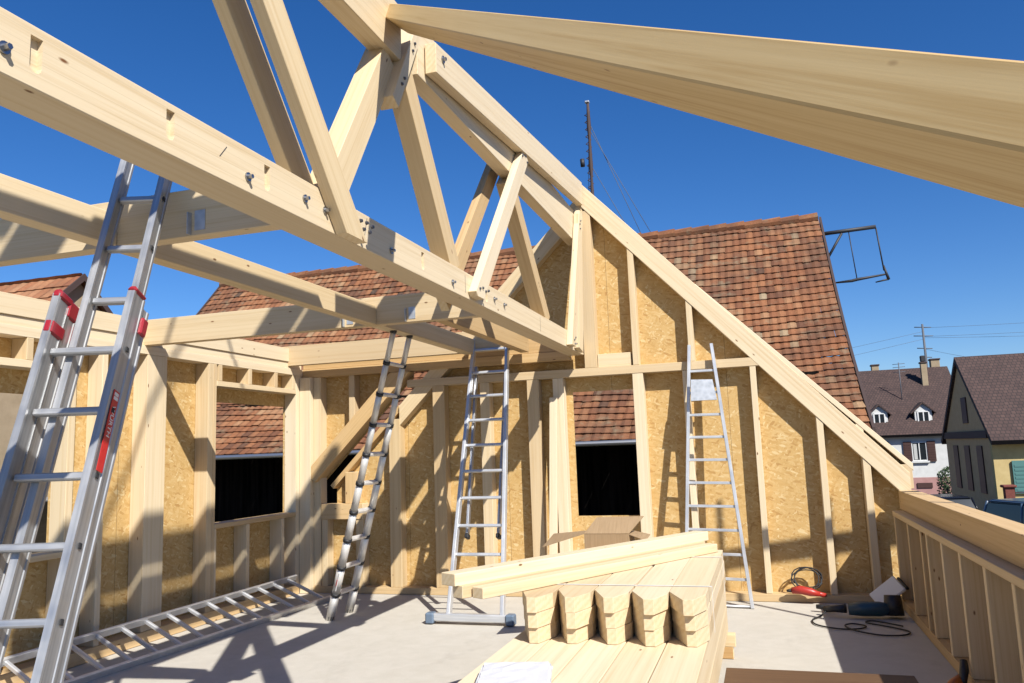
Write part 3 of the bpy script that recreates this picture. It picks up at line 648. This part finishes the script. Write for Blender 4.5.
# white wrapped paper pack lying on the low bundle
WP = empty('paper_pack', (-1.2, 3.75, .55), 'white wrapped pack of paper lying on the low timber bundle at the bottom edge', 'pack')
Mw = Matrix.Translation((-1.16, 3.63, .581)) @ Matrix.Rotation(R(14), 4, 'Z')
bm = box_bm(-.165, .165, -.22, .16, -.028, .028); bmesh.ops.subdivide_edges(bm, edges=bm.edges[:], cuts=5, use_grid_fill=True)
rnd = random.Random(3)
for v_ in bm.verts: v_.co += V((rnd.uniform(-1, 1)*.002, rnd.uniform(-1, 1)*.002, rnd.uniform(-1, 1)*.003))
bmesh.ops.bevel(bm, geom=[e for e in bm.edges if e.calc_face_angle(0) > 1], offset=.012, segments=2, affect='EDGES')
finish('wrapping', bm, 'paper_white', WP, Mw)
Mm = Mw @ Matrix.Translation((-.125, -.2255, .0)) @ Matrix.Rotation(R(90), 4, 'X')
finish('print_mark', merge([tube_bm([(-.018, -.015, 0), (0, .018, 0), (.018, -.015, 0)], .004, 6), tube_bm([(-.024, -.022, 0), (.024, -.022, 0)], .003, 6)]), 'print_grey', WP, Mm)

# white leaning plank in front of the gable studs
tag(beam('leaning_plank', (-2.27, 8.55, .02), (-2.21, 8.69, 2.18), .085, .05, 'spruce_clean', None, (0, 1, 0)), 'pale plank standing upright against the gable studs, left of the dark window', 'plank')
# dark board at the bottom right
o = block('dark_board', -.33, .75, 4.95, 5.42, .16, .2, 'ply_brown', None, axis=0); tag(o, 'dark brown board lying flat at the bottom edge, right of the stack', 'board')
for x in (-.25, .60):
    o = block('trestle_block', x, x+.09, 5.0, 5.38, .002, .159, 'spruce', None, axis=1); tag(o, f"{'left' if x < 0 else 'right'} wooden block carrying the dark brown board", 'block', 'blocks under the dark board')

# ------------------------------------------------------------------ tools on the floor
def blob(name, pts, r, mat, parent): return tube(name, pts, r, mat, parent, 10)
def coil(c, r, turns, z, wob=.02, seed=1, tilt=None):
    rn = random.Random(seed); pts = []
    for i in range(turns*16+1):
        a = i*2*math.pi/16; rr = r+wob*math.sin(a*1.37+rn.random()*.3)
        p = V((rr*math.cos(a), rr*math.sin(a)*.75, .004*i/4*.3))
        if tilt: p = tilt @ p
        pts.append(V(c)+p+V((0, 0, z)))
    return pts
RT = empty('drill', (.28, 8.6, .08), 'red power drill with a coiled black cable on the gable bottom plate', 'power tool')
tube('body', [(.16, 8.64, .13), (.24, 8.63, .14), (.34, 8.62, .12), (.42, 8.61, .10)], [.03, .042, .04, .02], 'red_tool', RT, 10)
tube('handle', [(.36, 8.62, .12), (.44, 8.66, .09), (.48, 8.67, .085)], [.025, .024, .018], 'red_tool', RT, 10)
tube('chuck', [(.16, 8.64, .13), (.11, 8.645, .125)], [.022, .012], 'black_plastic', RT, 8)
tube('cable', coil((.31, 8.74, .23), .135, 4, .0, .02, 4, Matrix.Rotation(R(70), 3, 'X')), .006, 'black_rubber', RT, 6)
SW = empty('angle_grinder', (.86, 8.0, 0), 'dark teal power saw with a long looping cable on the shaded floor', 'power tool')
tube('body', [(.62, 8.02, .08), (.74, 8.02, .085), (.88, 8.03, .085), (1.0, 8.05, .08)], [.05, .065, .065, .045], 'teal_plastic', SW, 12)
tube('handle', [(.60, 8.02, .085), (.5, 8.05, .075), (.42, 8.1, .06)], [.04, .03, .028], 'black_plastic', SW, 10)
tube('motor_head', [(1.0, 8.05, .03), (1.0, 8.07, .20)], [.085, .07], 'black_plastic', SW, 12)
tube('side_handle', [(.52, 8.2, .05), (.40, 8.26, .05), (.36, 8.27, .05)], [.02, .024, .02], 'black_plastic', SW, 8)
pc = [(.45, 8.1, .06), (.38, 8.0, .02), (.30, 7.85, .012), (.33, 7.65, .012), (.50, 7.52, .012), (.66, 7.55, .012), (.72, 7.66, .012), (.62, 7.72, .016), (.55, 7.62, .018), (.62, 7.44, .018), (.80, 7.33, .012), (.98, 7.36, .012), (1.03, 7.5, .012), (.90, 7.66, .012), (.74, 7.8, .012), (.80, 7.88, .012), (.95, 7.76, .012), (1.02, 7.68, .012)]
sm = []
for i in range(len(pc)-1):
    p0, p1, p2, p3_ = (V(pc[max(i-1, 0)]), V(pc[i]), V(pc[i+1]), V(pc[min(i+2, len(pc)-1)]))
    for k in range(6):
        t = k/6; sm.append(.5*((2*p1)+(-p0+p2)*t+(2*p0-5*p1+4*p2-p3_)*t*t+(-p0+3*p1-3*p2+p3_)*t**3))
tube('cable', sm, .007, 'black_rubber', SW, 6)
CS = empty('case_lid', (1.0, 8.45, 0), 'white box lid with black corners tipped up in the corner by the knee wall', 'box lid')
Mc = Matrix.Translation((1.02, 8.44, .17)) @ Matrix.Rotation(R(-38), 4, 'Y') @ Matrix.Rotation(R(40), 4, 'X')
finish('lid', box_bm(-.16, .13, -.10, .10, -.018, .018, .01), 'white_paint', CS, Mc)
finish('corner', box_bm(.131, .16, -.10, .05, -.026, .026, .01), 'black_plastic', CS, Mc)
OT = empty('nail_gun', (1.06, 6.25, 0), 'orange and black tool lying at the foot of the knee wall, bottom right', 'power tool')
tube('body', [(.98, 5.72, .05), (1.03, 5.78, .06), (1.08, 5.85, .08)], [.03, .045, .035], 'orange_tool', OT, 10)
tube('magazine', [(1.07, 5.78, .07), (1.1, 5.86, .13), (1.11, 5.9, .18)], [.022, .028, .022], 'black_plastic', OT, 10)
tube('grip', [(1.0, 5.8, .05), (1.06, 5.68, .03)], [.028, .022], 'black_plastic', OT, 10)

# ------------------------------------------------------------------ tiled roofs
def tile_roof(name, origin, ux, uy, nx, ny, tw, th, mat, parent, seed=1, sag=None, wave=.015):
    """ux along the eave, uy up the slope; every tile a curved lapped shell of its own with a random tone"""
    rn = random.Random(seed); o, ux, uy = V(origin), V(ux).normalized(), V(uy).normalized(); un = ux.cross(uy).normalized()
    verts, faces, tone = [], [], []
    prof = [(0, .0), (.18, .55), (.38, 1.0), (.6, .55), (.82, .05), (1.06, .12)]
    for j in range(ny):
        for i in range(nx):
            b0 = len(verts); jit = rn.uniform(-.012, .012); lift = rn.uniform(0, .012); sk = rn.uniform(-.008, .008)
            t = min(1, max(0, rn.gauss(.5+.10*math.sin(i*.21+j*.13)+.08*math.sin(j*.5-i*.07), .15) + (rn.uniform(-.4, .35) if rn.random() < .10 else 0)));
            for rowv, h, ex in ((0, .027, jit+.0), (0, .011, jit), (1.12, .004, 0)):
                for px_, pz in prof:
                    x = (i+px_)*tw+sk; y = (j+rowv)*th+ex
                    if rowv == 0: y -= .02*pz
                    z = (h+lift*(1-rowv/1.2)) + wave*pz
                    p = o+ux*x+uy*y+un*z
                    if sag: p = p+sag(x, y)
                    verts.append(p)
            m_ = len(prof)
            for k in range(m_-1):
                faces.append((b0+k, b0+k+1, b0+2*m_+k+1, b0+2*m_+k)); faces.append((b0+m_+k, b0+m_+k+1, b0+k+1, b0+k)); tone += [t, t]
    me = bpy.data.meshes.new(name); c = o; me.from_pydata([v_-c for v_ in verts], [], faces)
    at = me.attributes.new('tile', 'FLOAT', 'FACE'); at.data.foreach_set('value', tone); me.materials.append(MATS[mat])
    ob = bpy.data.objects.new(name, me); COL.objects.link(ob); M = Matrix.Translation(c); WORLD[ob.name] = M
    PM = Matrix.Translation(parent.location); ob.parent = parent; ob.matrix_basis = PM.inverted() @ M
    return ob
OH = empty('old_tiled_house', (-5.7, 16.8, GZ), 'old farmhouse with a large weathered red tiled roof right behind the gable wall', 'house')
xe0, xe1, ye, ze, yr, zr = -12.85, 1.39, 11.75, 1.70, 16.85, 6.03
slope = V((0, yr-ye, zr-ze)); sl_len = slope.length
sag = lambda x, y: V((0, 0, -.30*math.sin(math.pi*min(1, max(0, y/sl_len)))**1 + .05*math.sin(x*.9)*math.sin(math.pi*y/sl_len)))
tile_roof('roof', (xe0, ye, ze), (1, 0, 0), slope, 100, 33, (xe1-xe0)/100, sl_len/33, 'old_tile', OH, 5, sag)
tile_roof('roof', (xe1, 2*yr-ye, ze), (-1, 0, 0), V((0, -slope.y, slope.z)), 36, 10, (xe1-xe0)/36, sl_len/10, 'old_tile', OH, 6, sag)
rn = random.Random(9); bs = []
for i in range(40):
    x = xe0+(i+.5)*(xe1-xe0)/40; b_ = bmesh.new(); pts = [(x-.2, yr, zr+.015), (x+.17, yr, zr+.03)]
    b_ = tube_bm([V(p)-V((xe0, yr, zr)) for p in pts], [.10, .115], 10); bs.append(b_)
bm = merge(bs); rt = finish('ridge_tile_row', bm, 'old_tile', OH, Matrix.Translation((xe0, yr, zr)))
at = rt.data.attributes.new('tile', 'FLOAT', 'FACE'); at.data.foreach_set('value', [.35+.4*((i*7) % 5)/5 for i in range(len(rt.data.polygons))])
# verge boards, walls, gutter
sec_pts = []
for k in range(11):
    t = k/10; p = V((0, ye, ze))+slope*t; p = p+sag(0, t*sl_len); sec_pts.append((p.y, p.z))
for xv in (xe1+.02, xe0-.05):
    pts = [(y-ye, z-ze+.05) for y, z in sec_pts]+[(y-ye, z-ze-.12) for y, z in reversed(sec_pts)]
    M = Matrix(((0, -1, 0, xv), (1, 0, 0, ye), (0, 0, 1, ze), (0, 0, 0, 1))); finish('verge_board', prism(pts, -.04, 0), 'rust_steel', OH, M)
gp = [(y, z-.10) for y, z in sec_pts]+[(2*yr-y, z-.10) for y, z in reversed(sec_pts)]
gp = [(ye+.5, GZ)]+gp[1:-1]+[(2*yr-ye-.5, GZ)]
for xv in (xe1-.45, xe0+.3):
    M = Matrix(((0, -1, 0, xv), (1, 0, 0, 0), (0, 0, 1, 0), (0, 0, 0, 1))); finish('gable_end', prism(gp, 0, .25), 'plaster_beige', OH, M)
finish('wall', box_bm(xe0+.4, xe1-.5, ye+1.3, ye+1.5, GZ, ze+.95), 'shaded_boards', OH)
finish('gutter', tube_bm([(xe0, 0, 0), (xe1, 0, 0)], .04, 10), 'alu_dark', OH, Matrix.Translation((0, ye-.03, ze-.03)))
HB = empty('hoist_bracket', (xe1, 16.8, 5.7), 'black steel hoist bracket with hanging rods on the end of the red tiled roof', 'bracket')
yb = 16.8
tube('arm', [(1.2, yb, 5.70), (2.43, yb, 5.74)], .04, 'dark_steel', HB)
tube('brace', [(1.45, yb, 5.12), (1.80, yb, 5.68)], .025, 'dark_steel', HB)
tube('rod', [(1.93, yb, 5.68), (2.0, yb, 4.74)], .010, 'dark_steel', HB); tube('rod', [(2.43, yb, 5.72), (2.50, yb, 4.85)], .014, 'dark_steel', HB)
tube('lower_bar', [(1.6, yb, 4.69), (1.9, yb, 4.70), (2.02, yb, 4.72), (2.52, yb, 4.77)], [.016, .03, .03, .018], 'dark_steel', HB)
tube('hook', [(2.50, yb, 4.95), (2.57, yb, 4.66)], [.018, .03], 'dark_steel', HB); tube('hook', [(2.57, yb, 4.67), (2.33, yb, 4.63)], [.02, .012], 'dark_steel', HB)
# mast behind the roof
MA = empty('roof_mast', (-3.8, 20, 6), 'tall rusty mast with stay wires rising behind the roof ridge', 'mast')
rn = random.Random(2)
tube('pole', [(-3.805, 20, 5.5+k*.35) for k in range(16)], [.034+.012*((k*5) % 3) for k in range(16)], 'rust_steel', MA, 8)
tube('lattice', [(-3.83+.07*((-1)**k), 20, 8.3+k*.10) for k in range(23)], .018, 'rust_steel', MA, 6)
finish('cap', box_bm(-.06, .06, -.06, .06, -.02, .04, .015), 'galv', MA, Matrix.Translation((-3.82, 20, 10.75)))
for dx, z0 in ((1.5, 10.2), (1.85, 10.0), (1.35, 9.0), (-.25, 10.4)): tube('stay_wire', [(-3.8, 20, z0), (-3.8+dx, 20.3, 6.2)], .008, 'wire', MA, 5)
tube('pulley', [(-4.02, 20, 9.0), (-4.03, 20, 9.2)], .06, 'dark_steel', MA, 8)

# ------------------------------------------------------------------ neighbour house beyond the left wall
NH = empty('plastered_neighbor_house', (-18, 13.5, GZ), 'beige plastered house with an orange tiled roof beyond the left wall', 'house')
X0, X1, yN, zN, hw = -23, -14.0, 13.48, 5.70, 4.2; sN = .91
for s in (1, -1):
    ln = V((0, s*hw*1.05, sN*hw*1.05)).length
    if s > 0: tile_roof('roof', (X0, yN-hw*1.05, zN-sN*hw*1.05), (1, 0, 0), V((0, hw, sN*hw)), 36, 14, (X1+.15-X0)/36, ln/14, 'neighbor_tile', NH, 11)
    else: tile_roof('roof', (X1+.15, yN+hw*1.05, zN-sN*hw*1.05), (-1, 0, 0), V((0, -hw, sN*hw)), 18, 8, (X1+.15-X0)/18, ln/8, 'neighbor_tile', NH, 12)
M = Matrix(((0, -1, 0, X1), (1, 0, 0, 0), (0, 0, 1, 0), (0, 0, 0, 1)))
finish('gable_end', prism([(yN-hw+.1, GZ), (yN+hw-.1, GZ), (yN+hw-.1, zN-sN*hw), (yN, zN-.06), (yN-hw+.1, zN-sN*hw)], 0, .3), 'plaster_beige', NH, M)
finish('wall', box_bm(X0, X1-.3, yN-hw+.15, yN-hw+.4, GZ, zN-sN*hw-.1), 'plaster_beige', NH)
pts = [(yN-hw*1.05, zN-sN*hw*1.05+.05), (yN, zN+.06), (yN+hw*1.05, zN-sN*hw*1.05+.05), (yN+hw*1.05, zN-sN*hw*1.05-.1), (yN, zN-.1), (yN-hw*1.05, zN-sN*hw*1.05-.1)]
finish('verge_board', prism(pts, -.19, -.15), 'rust_steel', NH, M)
LT = empty('lean_to_roof', (-9.4, 8.5, GZ), 'low lean-to with a grey panelled roof seen through the left window opening', 'shed')
for i in range(4):
    y0 = 6.2+i*.95
    finish('roof_panel', box_bm(-1.4, 1.4, -.465, .465, -.03, .03, .01), 'slate_grey', LT, Matrix.Translation((-9.6, y0+.5, .55+.02*i)) @ Matrix.Rotation(R(-28), 4, 'Y'))
finish('wall', box_bm(-10.4, -8.8, 6.3, 9.9, GZ, -.35), 'plaster_beige', LT)

# ------------------------------------------------------------------ houses across the street
def brown_plane(name, a, b_, c, d, parent, th=.18):
    """roof slab: a-b eave, d-c ridge; local x along the eave, local y up the slope"""
    a, b_, c, d = map(V, (a, b_, c, d)); x = (b_-a).normalized(); n_ = x.cross(d-a).normalized(); y = n_.cross(x)
    M = Matrix((x, y, n_)).transposed().to_4x4(); M.translation = a; Mi = M.inverted(); L = [Mi @ p for p in (a, b_, c, d)]
    bm = bmesh.new(); vs = [bm.verts.new(p) for p in L]; bm.faces.new(vs)
    r = bmesh.ops.extrude_face_region(bm, geom=bm.faces[:]); bmesh.ops.translate(bm, vec=(0, 0, -th), verts=[g for g in r['geom'] if isinstance(g, bmesh.types.BMVert)])
    return finish(name, bm, 'brown_roof', parent, M)
def window(parent, x, y, z, ww, hh, shutters=None, sill=True, fm='white_paint'):
    M = Matrix.Translation((x, y, z)); ro = finish('window', merge([box_bm(-ww/2, -ww/2+.05, -.05, .03, 0, hh), box_bm(ww/2-.05, ww/2, -.05, .03, 0, hh), box_bm(-ww/2+.05, ww/2-.05, -.05, .03, 0, .05), box_bm(-ww/2+.05, ww/2-.05, -.05, .03, hh-.05, hh), box_bm(-.025, .025, -.045, .03, .05, hh-.05)]), fm, parent, M)
    finish('pane', box_bm(-ww/2+.07, ww/2-.07, -.012, .01, .07, hh-.07), 'glass_dark', ro, M)
    finish('curtain', box_bm(-ww/2+.1, -ww/2+.28, -.02, -.0125, .09, hh-.09), 'curtain', ro, M)
    if shutters:
        for s in (-1, 1):
            sh = merge([box_bm(-ww*.27, ww*.27, -.03, .03, -.04, hh+.04)]+[box_bm(-ww*.2, ww*.2, -.045, -.031, .06+k*hh*.13, .06+k*hh*.13+hh*.07) for k in range(7)])
            finish('shutter', sh, shutters, parent, Matrix.Translation((x+s*ww*.79, y-.06, z)))
    if sill: finish('sill', box_bm(-ww/2-.08, ww/2+.08, -.14, .02, -.1, -.005), 'plaster_white', parent, M)
WH = empty('white_house', (9, 55, GZ), 'white and pink house across the street with a brown roof and two white dormers', 'house')
wx0, wx1, wy = -6, 11.2, 52
finish('wall', box_bm(wx0, wx1, wy, wy+9.5, .0-.75, 2.0), 'plaster_white', WH); finish('base_wall', box_bm(wx0-.03, wx1+.03, wy-.03, wy+9.53, GZ, -.75), 'plaster_pink', WH)
ridy, ridz = wy+4.75, 6.0
brown_plane('roof', (wx0-.4, wy-.45, 1.75), (wx1+.35, wy-.45, 1.75), (wx1+.35, ridy, ridz), (wx0-.4, ridy, ridz), WH)
brown_plane('roof', (wx1+.35, wy+9.95, 1.75), (wx0-.4, wy+9.95, 1.75), (wx0-.4, ridy, ridz), (wx1+.35, ridy, ridz), WH)
M = Matrix(((0, -1, 0, wx1), (1, 0, 0, 0), (0, 0, 1, 0), (0, 0, 0, 1)))
finish('gable_end', prism([(wy+.01, 2.0), (wy+9.49, 2.0), (ridy, ridz-.3)], 0, .25), 'plaster_white', WH, M)
window(WH, 8.65, wy, .2, .8, 1.1, 'shutter_brown'); window(WH, 6.05, wy, .12, .95, 1.2, 'shutter_brown'); window(WH, 3.2, wy, .12, .95, 1.3, 'shutter_brown')
finish('cellar_window', box_bm(-.4, .4, -.06, .05, -.14, .14), 'shutter_brown', WH, Matrix.Translation((8.75, wy-.03, -1.2)))
for dx, dz in ((6.75, 2.40), (9.15, 2.42)):
    dm = finish('dormer', box_bm(-.46, .46, -.02, 1.7, -.15, .72), 'plaster_white', WH, Matrix.Translation((dx, wy+.55, dz)))
    for s in (1, -1):
        pr = prism([(0, .72+.52), (s*.68, .60), (s*.68, .52), (0, .72+.42)], -.18, 2.2) ; finish('dormer_roof', pr, 'brown_roof', dm, Matrix.Translation((dx, wy+.55, dz)))
    finish('dormer_gable', prism([(-.52, .68), (.52, .68), (0, 1.16)], -.03, .1), 'plaster_white', dm, Matrix.Translation((dx, wy+.545, dz)))
    finish('pane', box_bm(-.3, .3, -.05, -.021, .0, .62), 'glass_dark', dm, Matrix.Translation((dx, wy+.55, dz)))
    finish('frame', merge([box_bm(-.33, -.26, -.07, -.022, -.04, .66), box_bm(.26, .33, -.07, -.022, -.04, .66), box_bm(-.03, .03, -.065, -.022, .0, .62), box_bm(-.26, .26, -.07, -.022, .62, .68), box_bm(-.4, .4, -.1, -.022, -.1, -.04)]), 'white_paint', dm, Matrix.Translation((dx, wy+.55, dz)))
for cx, cy, z0, z1, ww in ((9.93, wy+3.4, 4.4, 6.15, .17), (10.9, ridy+.3, 5.5, 6.45, .26), (7.35, ridy+.3, 5.5, 6.3, .22)):
    ch = finish('chimney', box_bm(-ww, ww, -ww, ww, z0, z1, .02), 'plaster_beige', WH, Matrix.Translation((cx, cy, 0))); finish('chimney_cap', box_bm(-ww-.05, ww+.05, -ww-.05, ww+.05, z1+.002, z1+.10, .02), 'rust_steel', ch, Matrix.Translation((cx, cy, 0)))
    if ww == .17: finish('cowl', box_bm(-.14, .14, -.14, .14, z1+.102, z1+.5, .05), 'dark_steel', ch, Matrix.Translation((cx, cy, 0)))
TA = empty('television_aerial', (8.35, 54.5, 4), 'thin television aerial standing on the brown roof of the white house', 'aerial')
tube('pole', [(8.35, 54.2, 3.6), (8.35, 54.2, 6.2)], .03, 'wire', TA, 6)
for z in (5.9, 6.1, 5.6): tube('crossbar', [(8.0, 54.2, z), (8.7, 54.2, z+.03)], .018, 'wire', TA, 5)
UP = empty('utility_pole', (12.8, 70, GZ), 'distant utility pole with short crossarms behind the white house roof', 'pole')
tube('post', [(12.85, 70, GZ), (12.80, 70, 10.5)], [.13, .08], 'wire', UP, 8)
for z, hw_ in ((10.2, .6), (9.5, .7), (8.5, .55), (7.8, .45)): tube('crossarm', [(12.8-hw_, 70, z+.1), (12.8+hw_, 70, z)], .04, 'wire', UP, 6)
for i, (z0, xe, zz, ye_) in enumerate(((10.2, 42, 11.2, 70), (9.5, 42, 10.4, 70), (9.4, 42, 9.6, 71), (9.9, -16, 6.9, 72), (9.3, -16, 6.0, 72), (8.5, 22, 6.0, 60))):
    pts = [V((12.8, 70, z0)).lerp(V((xe, ye_, zz)), k/12)+V((0, 0, -.6*math.sin(math.pi*k/12))) for k in range(13)]
    o = tube('power_line', pts, .011, 'wire', None, 5); tag(o, ['uppermost overhead wire running right from the utility pole', 'second overhead wire from the top running right from the pole', 'lowest overhead wire running right from the utility pole', 'upper overhead wire running left from the utility pole', 'lower overhead wire running left from the utility pole', 'wire dropping from the utility pole to the nearer brown roof'][i], 'wire', 'overhead wires')
YH = empty('yellow_house', (12, 39, GZ), 'yellow house at the right edge with a big brown roof and shaded gable', 'house')
hx, hy0, hy1, hxe = 8.36, 35.0, 43.0, 26.0; hr = 39.0; hz = 5.0; he = 1.35
finish('wall', box_bm(hx, hxe, hy0, hy0+.3, GZ, 1.6), 'plaster_yellow', YH)
M = Matrix(((0, -1, 0, hx), (1, 0, 0, 0), (0, 0, 1, 0), (0, 0, 0, 1)))
finish('gable_end', prism([(hy0+.302, GZ), (hy1, GZ), (hy1, 1.65), (hr, hz-.25), (hy0+.302, 1.55)], -.3, 0), 'plaster_dark', YH, M)
brown_plane('roof', (hx-.12, hy0-.55, he), (hxe, hy0-.55, he), (hxe, hr, hz), (hx-.12, hr, hz), YH, .2)
brown_plane('roof', (hxe, hy1+.55, he), (hx-.12, hy1+.55, he), (hx-.12, hr, hz), (hxe, hr, hz), YH, .2)
for y0, z0, hh in ((36.4, -.75, 1.9), (38.5, -.75, 1.9), (40.6, -.75, 1.9), (38.2, 2.1, 1.1)):
    finish('gable_window', box_bm(hx-.05, hx-.002, y0, y0+.85, z0, z0+hh), 'shutter_brown', YH)
for z in (1.45, ): finish('timber_band', box_bm(hx-.09, hx-.003, hy0+.31, hy1, z, z+.3), 'rust_steel', YH)
for x in (9.35, 12.3): window(YH, x+.55, hy0, -.62, .9, 1.15, 'shutter_teal')
HG = empty('trimmed_bush', (9.2, 47, GZ), 'dark green rounded bush between the white house and the yellow house', 'bush')
rn = random.Random(5); verts, faces, tone = [], [], []
for i in range(4500):
    a, z = rn.uniform(0, 2*math.pi), rn.uniform(0, 1); rr = (.75+.25*rn.random())*(1.15 if z < .7 else 1.15*math.sqrt(max(0, 1-((z-.7)/.32)**2))); c = V((9.75+rr*math.cos(a)*1.25, 46+rr*math.sin(a), GZ+.1+z*2.35))
    u = V((rn.gauss(0, 1), rn.gauss(0, 1), rn.gauss(0, 1))).normalized(); v_ = u.orthogonal().normalized(); s = rn.uniform(.04, .08); b0 = len(verts)
    verts += [c-u*s, c+v_*s*.6, c+u*s, c-v_*s*.6]; faces.append((b0, b0+1, b0+2, b0+3)); tone.append(rn.random())
me = bpy.data.meshes.new('foliage'); me.from_pydata([p-V((9.75, 46, GZ)) for p in verts], [], faces); me.attributes.new('tile', 'FLOAT', 'FACE').data.foreach_set('value', tone); me.materials.append(MATS['leaf'])
o = bpy.data.objects.new('foliage', me); COL.objects.link(o); o.parent = HG; o.matrix_basis = Matrix.Translation(V((9.75, 46, GZ))-HG.location)
tube('stem', [(9.75, 46, GZ-.02), (9.75, 46, GZ+1.6)], [.12, .05], 'rust_steel', HG)
GP = empty('brick_gate_pillar', (8.25, 33, GZ), 'red brick gate pillar with a capstone in front of the yellow house', 'pillar')
finish('shaft', box_bm(8.10, 8.40, 32.85, 33.15, GZ, -.32, .01), 'brick_red', GP); finish('capstone', box_bm(8.03, 8.47, 32.78, 33.22, -.318, -.22, .03), 'brick_red', GP)
RL = empty('iron_railing', (9.8, 33, GZ), 'thin grey iron railing running right from the brick pillar', 'railing')
for z in (-.5, -.95, -1.4): tube('bar', [(8.46, 33, z), (12, 33, z)], .025, 'alu_dark', RL, 6)
for x in (9.3, 10.3, 11.3): tube('post', [(x, 33, GZ), (x, 33, -.45)], .03, 'alu_dark', RL, 6)

# cars
def car(loc, rz, paint, label, h=1.45, L=4.2, W_=1.72):
    E_ = empty('parked_car', loc, label, 'car', 'cars parked on the street'); E_.rotation_euler = (0, 0, rz)
    PM = Matrix.Translation(loc) @ Matrix.Rotation(rz, 4, 'Z'); WORLD[E_.name] = PM
    def prof(name, pts, hw0, hw1, mat, zsplit):
        bm = bmesh.new(); lo, hi = [], []
        rows = [[bm.verts.new((x, s*(hw0 if z <= zsplit else hw1), z)) for x, z in pts] for s in (-1, 1)]
        bm.faces.new(rows[0]); bm.faces.new(rows[1][::-1])
        for k in range(len(pts)): bm.faces.new((rows[0][k], rows[0][(k+1) % len(pts)], rows[1][(k+1) % len(pts)], rows[1][k]))
        bmesh.ops.bevel(bm, geom=bm.edges[:], offset=.05, segments=3, affect='EDGES')
        return finish(name, bm, mat, E_, PM, smooth=False)
    l = L/2; w2 = W_/2
    prof('body', [(-l, .3), (-l, .75), (-l+.12, .9), (l-1.15, .92), (l-.2, .76), (l, .6), (l, .3)], w2, w2-.03, paint, .8)
    prof('cabin', [(-l+.18, .90), (-l+.55, h-.06), (.35, h-.06), (l-1.1, .92)], w2-.06, w2-.20, 'glass_dark', .95)
    prof('roof', [(-l+.5, h-.08), (-l+.65, h), (.25, h), (.42, h-.08)], w2-.18, w2-.22, paint, h-.05)
    for s in (-1, 1):
        for xa, xb in (((l-1.1), .38), (-l+.2, -l+.56), (-.35, -.32)):
            tube('pillar', [PM @ V((xa, s*(w2-.07), .92)), PM @ V((xb, s*(w2-.2), h-.05))], .035, paint, E_, 6)
        for x in (-l+.75, l-.8):
            wh = tube('wheel', [PM @ V((x, s*(w2-.2), .31)), PM @ V((x, s*(w2+.01), .31))], .31, 'tyre', E_, 18)
            tube('rim', [PM @ V((x, s*(w2-.05), .31)), PM @ V((x, s*(w2+.02), .31))], .19, 'alu_dark', wh, 12)
        finish('headlight', box_bm(l-.10, l+.012, s*(w2-.35)-.15, s*(w2-.35)+.15, .56, .70, .02), 'white_paint', E_, PM)
        finish('taillight', box_bm(-l-.012, -l+.05, s*(w2-.25)-.12, s*(w2-.25)+.12, .62, .80, .02), 'red_label', E_, PM)
car((6.35, 35.5, GZ), R(100), 'car_black', 'black car parked in the shade in front of the dark gable of the yellow house', 1.62)
car((7.65, 26.2, GZ), R(-65), 'car_blue', 'blue grey car at the right edge just beyond the knee wall beam', 1.98, 4.5, 1.9)
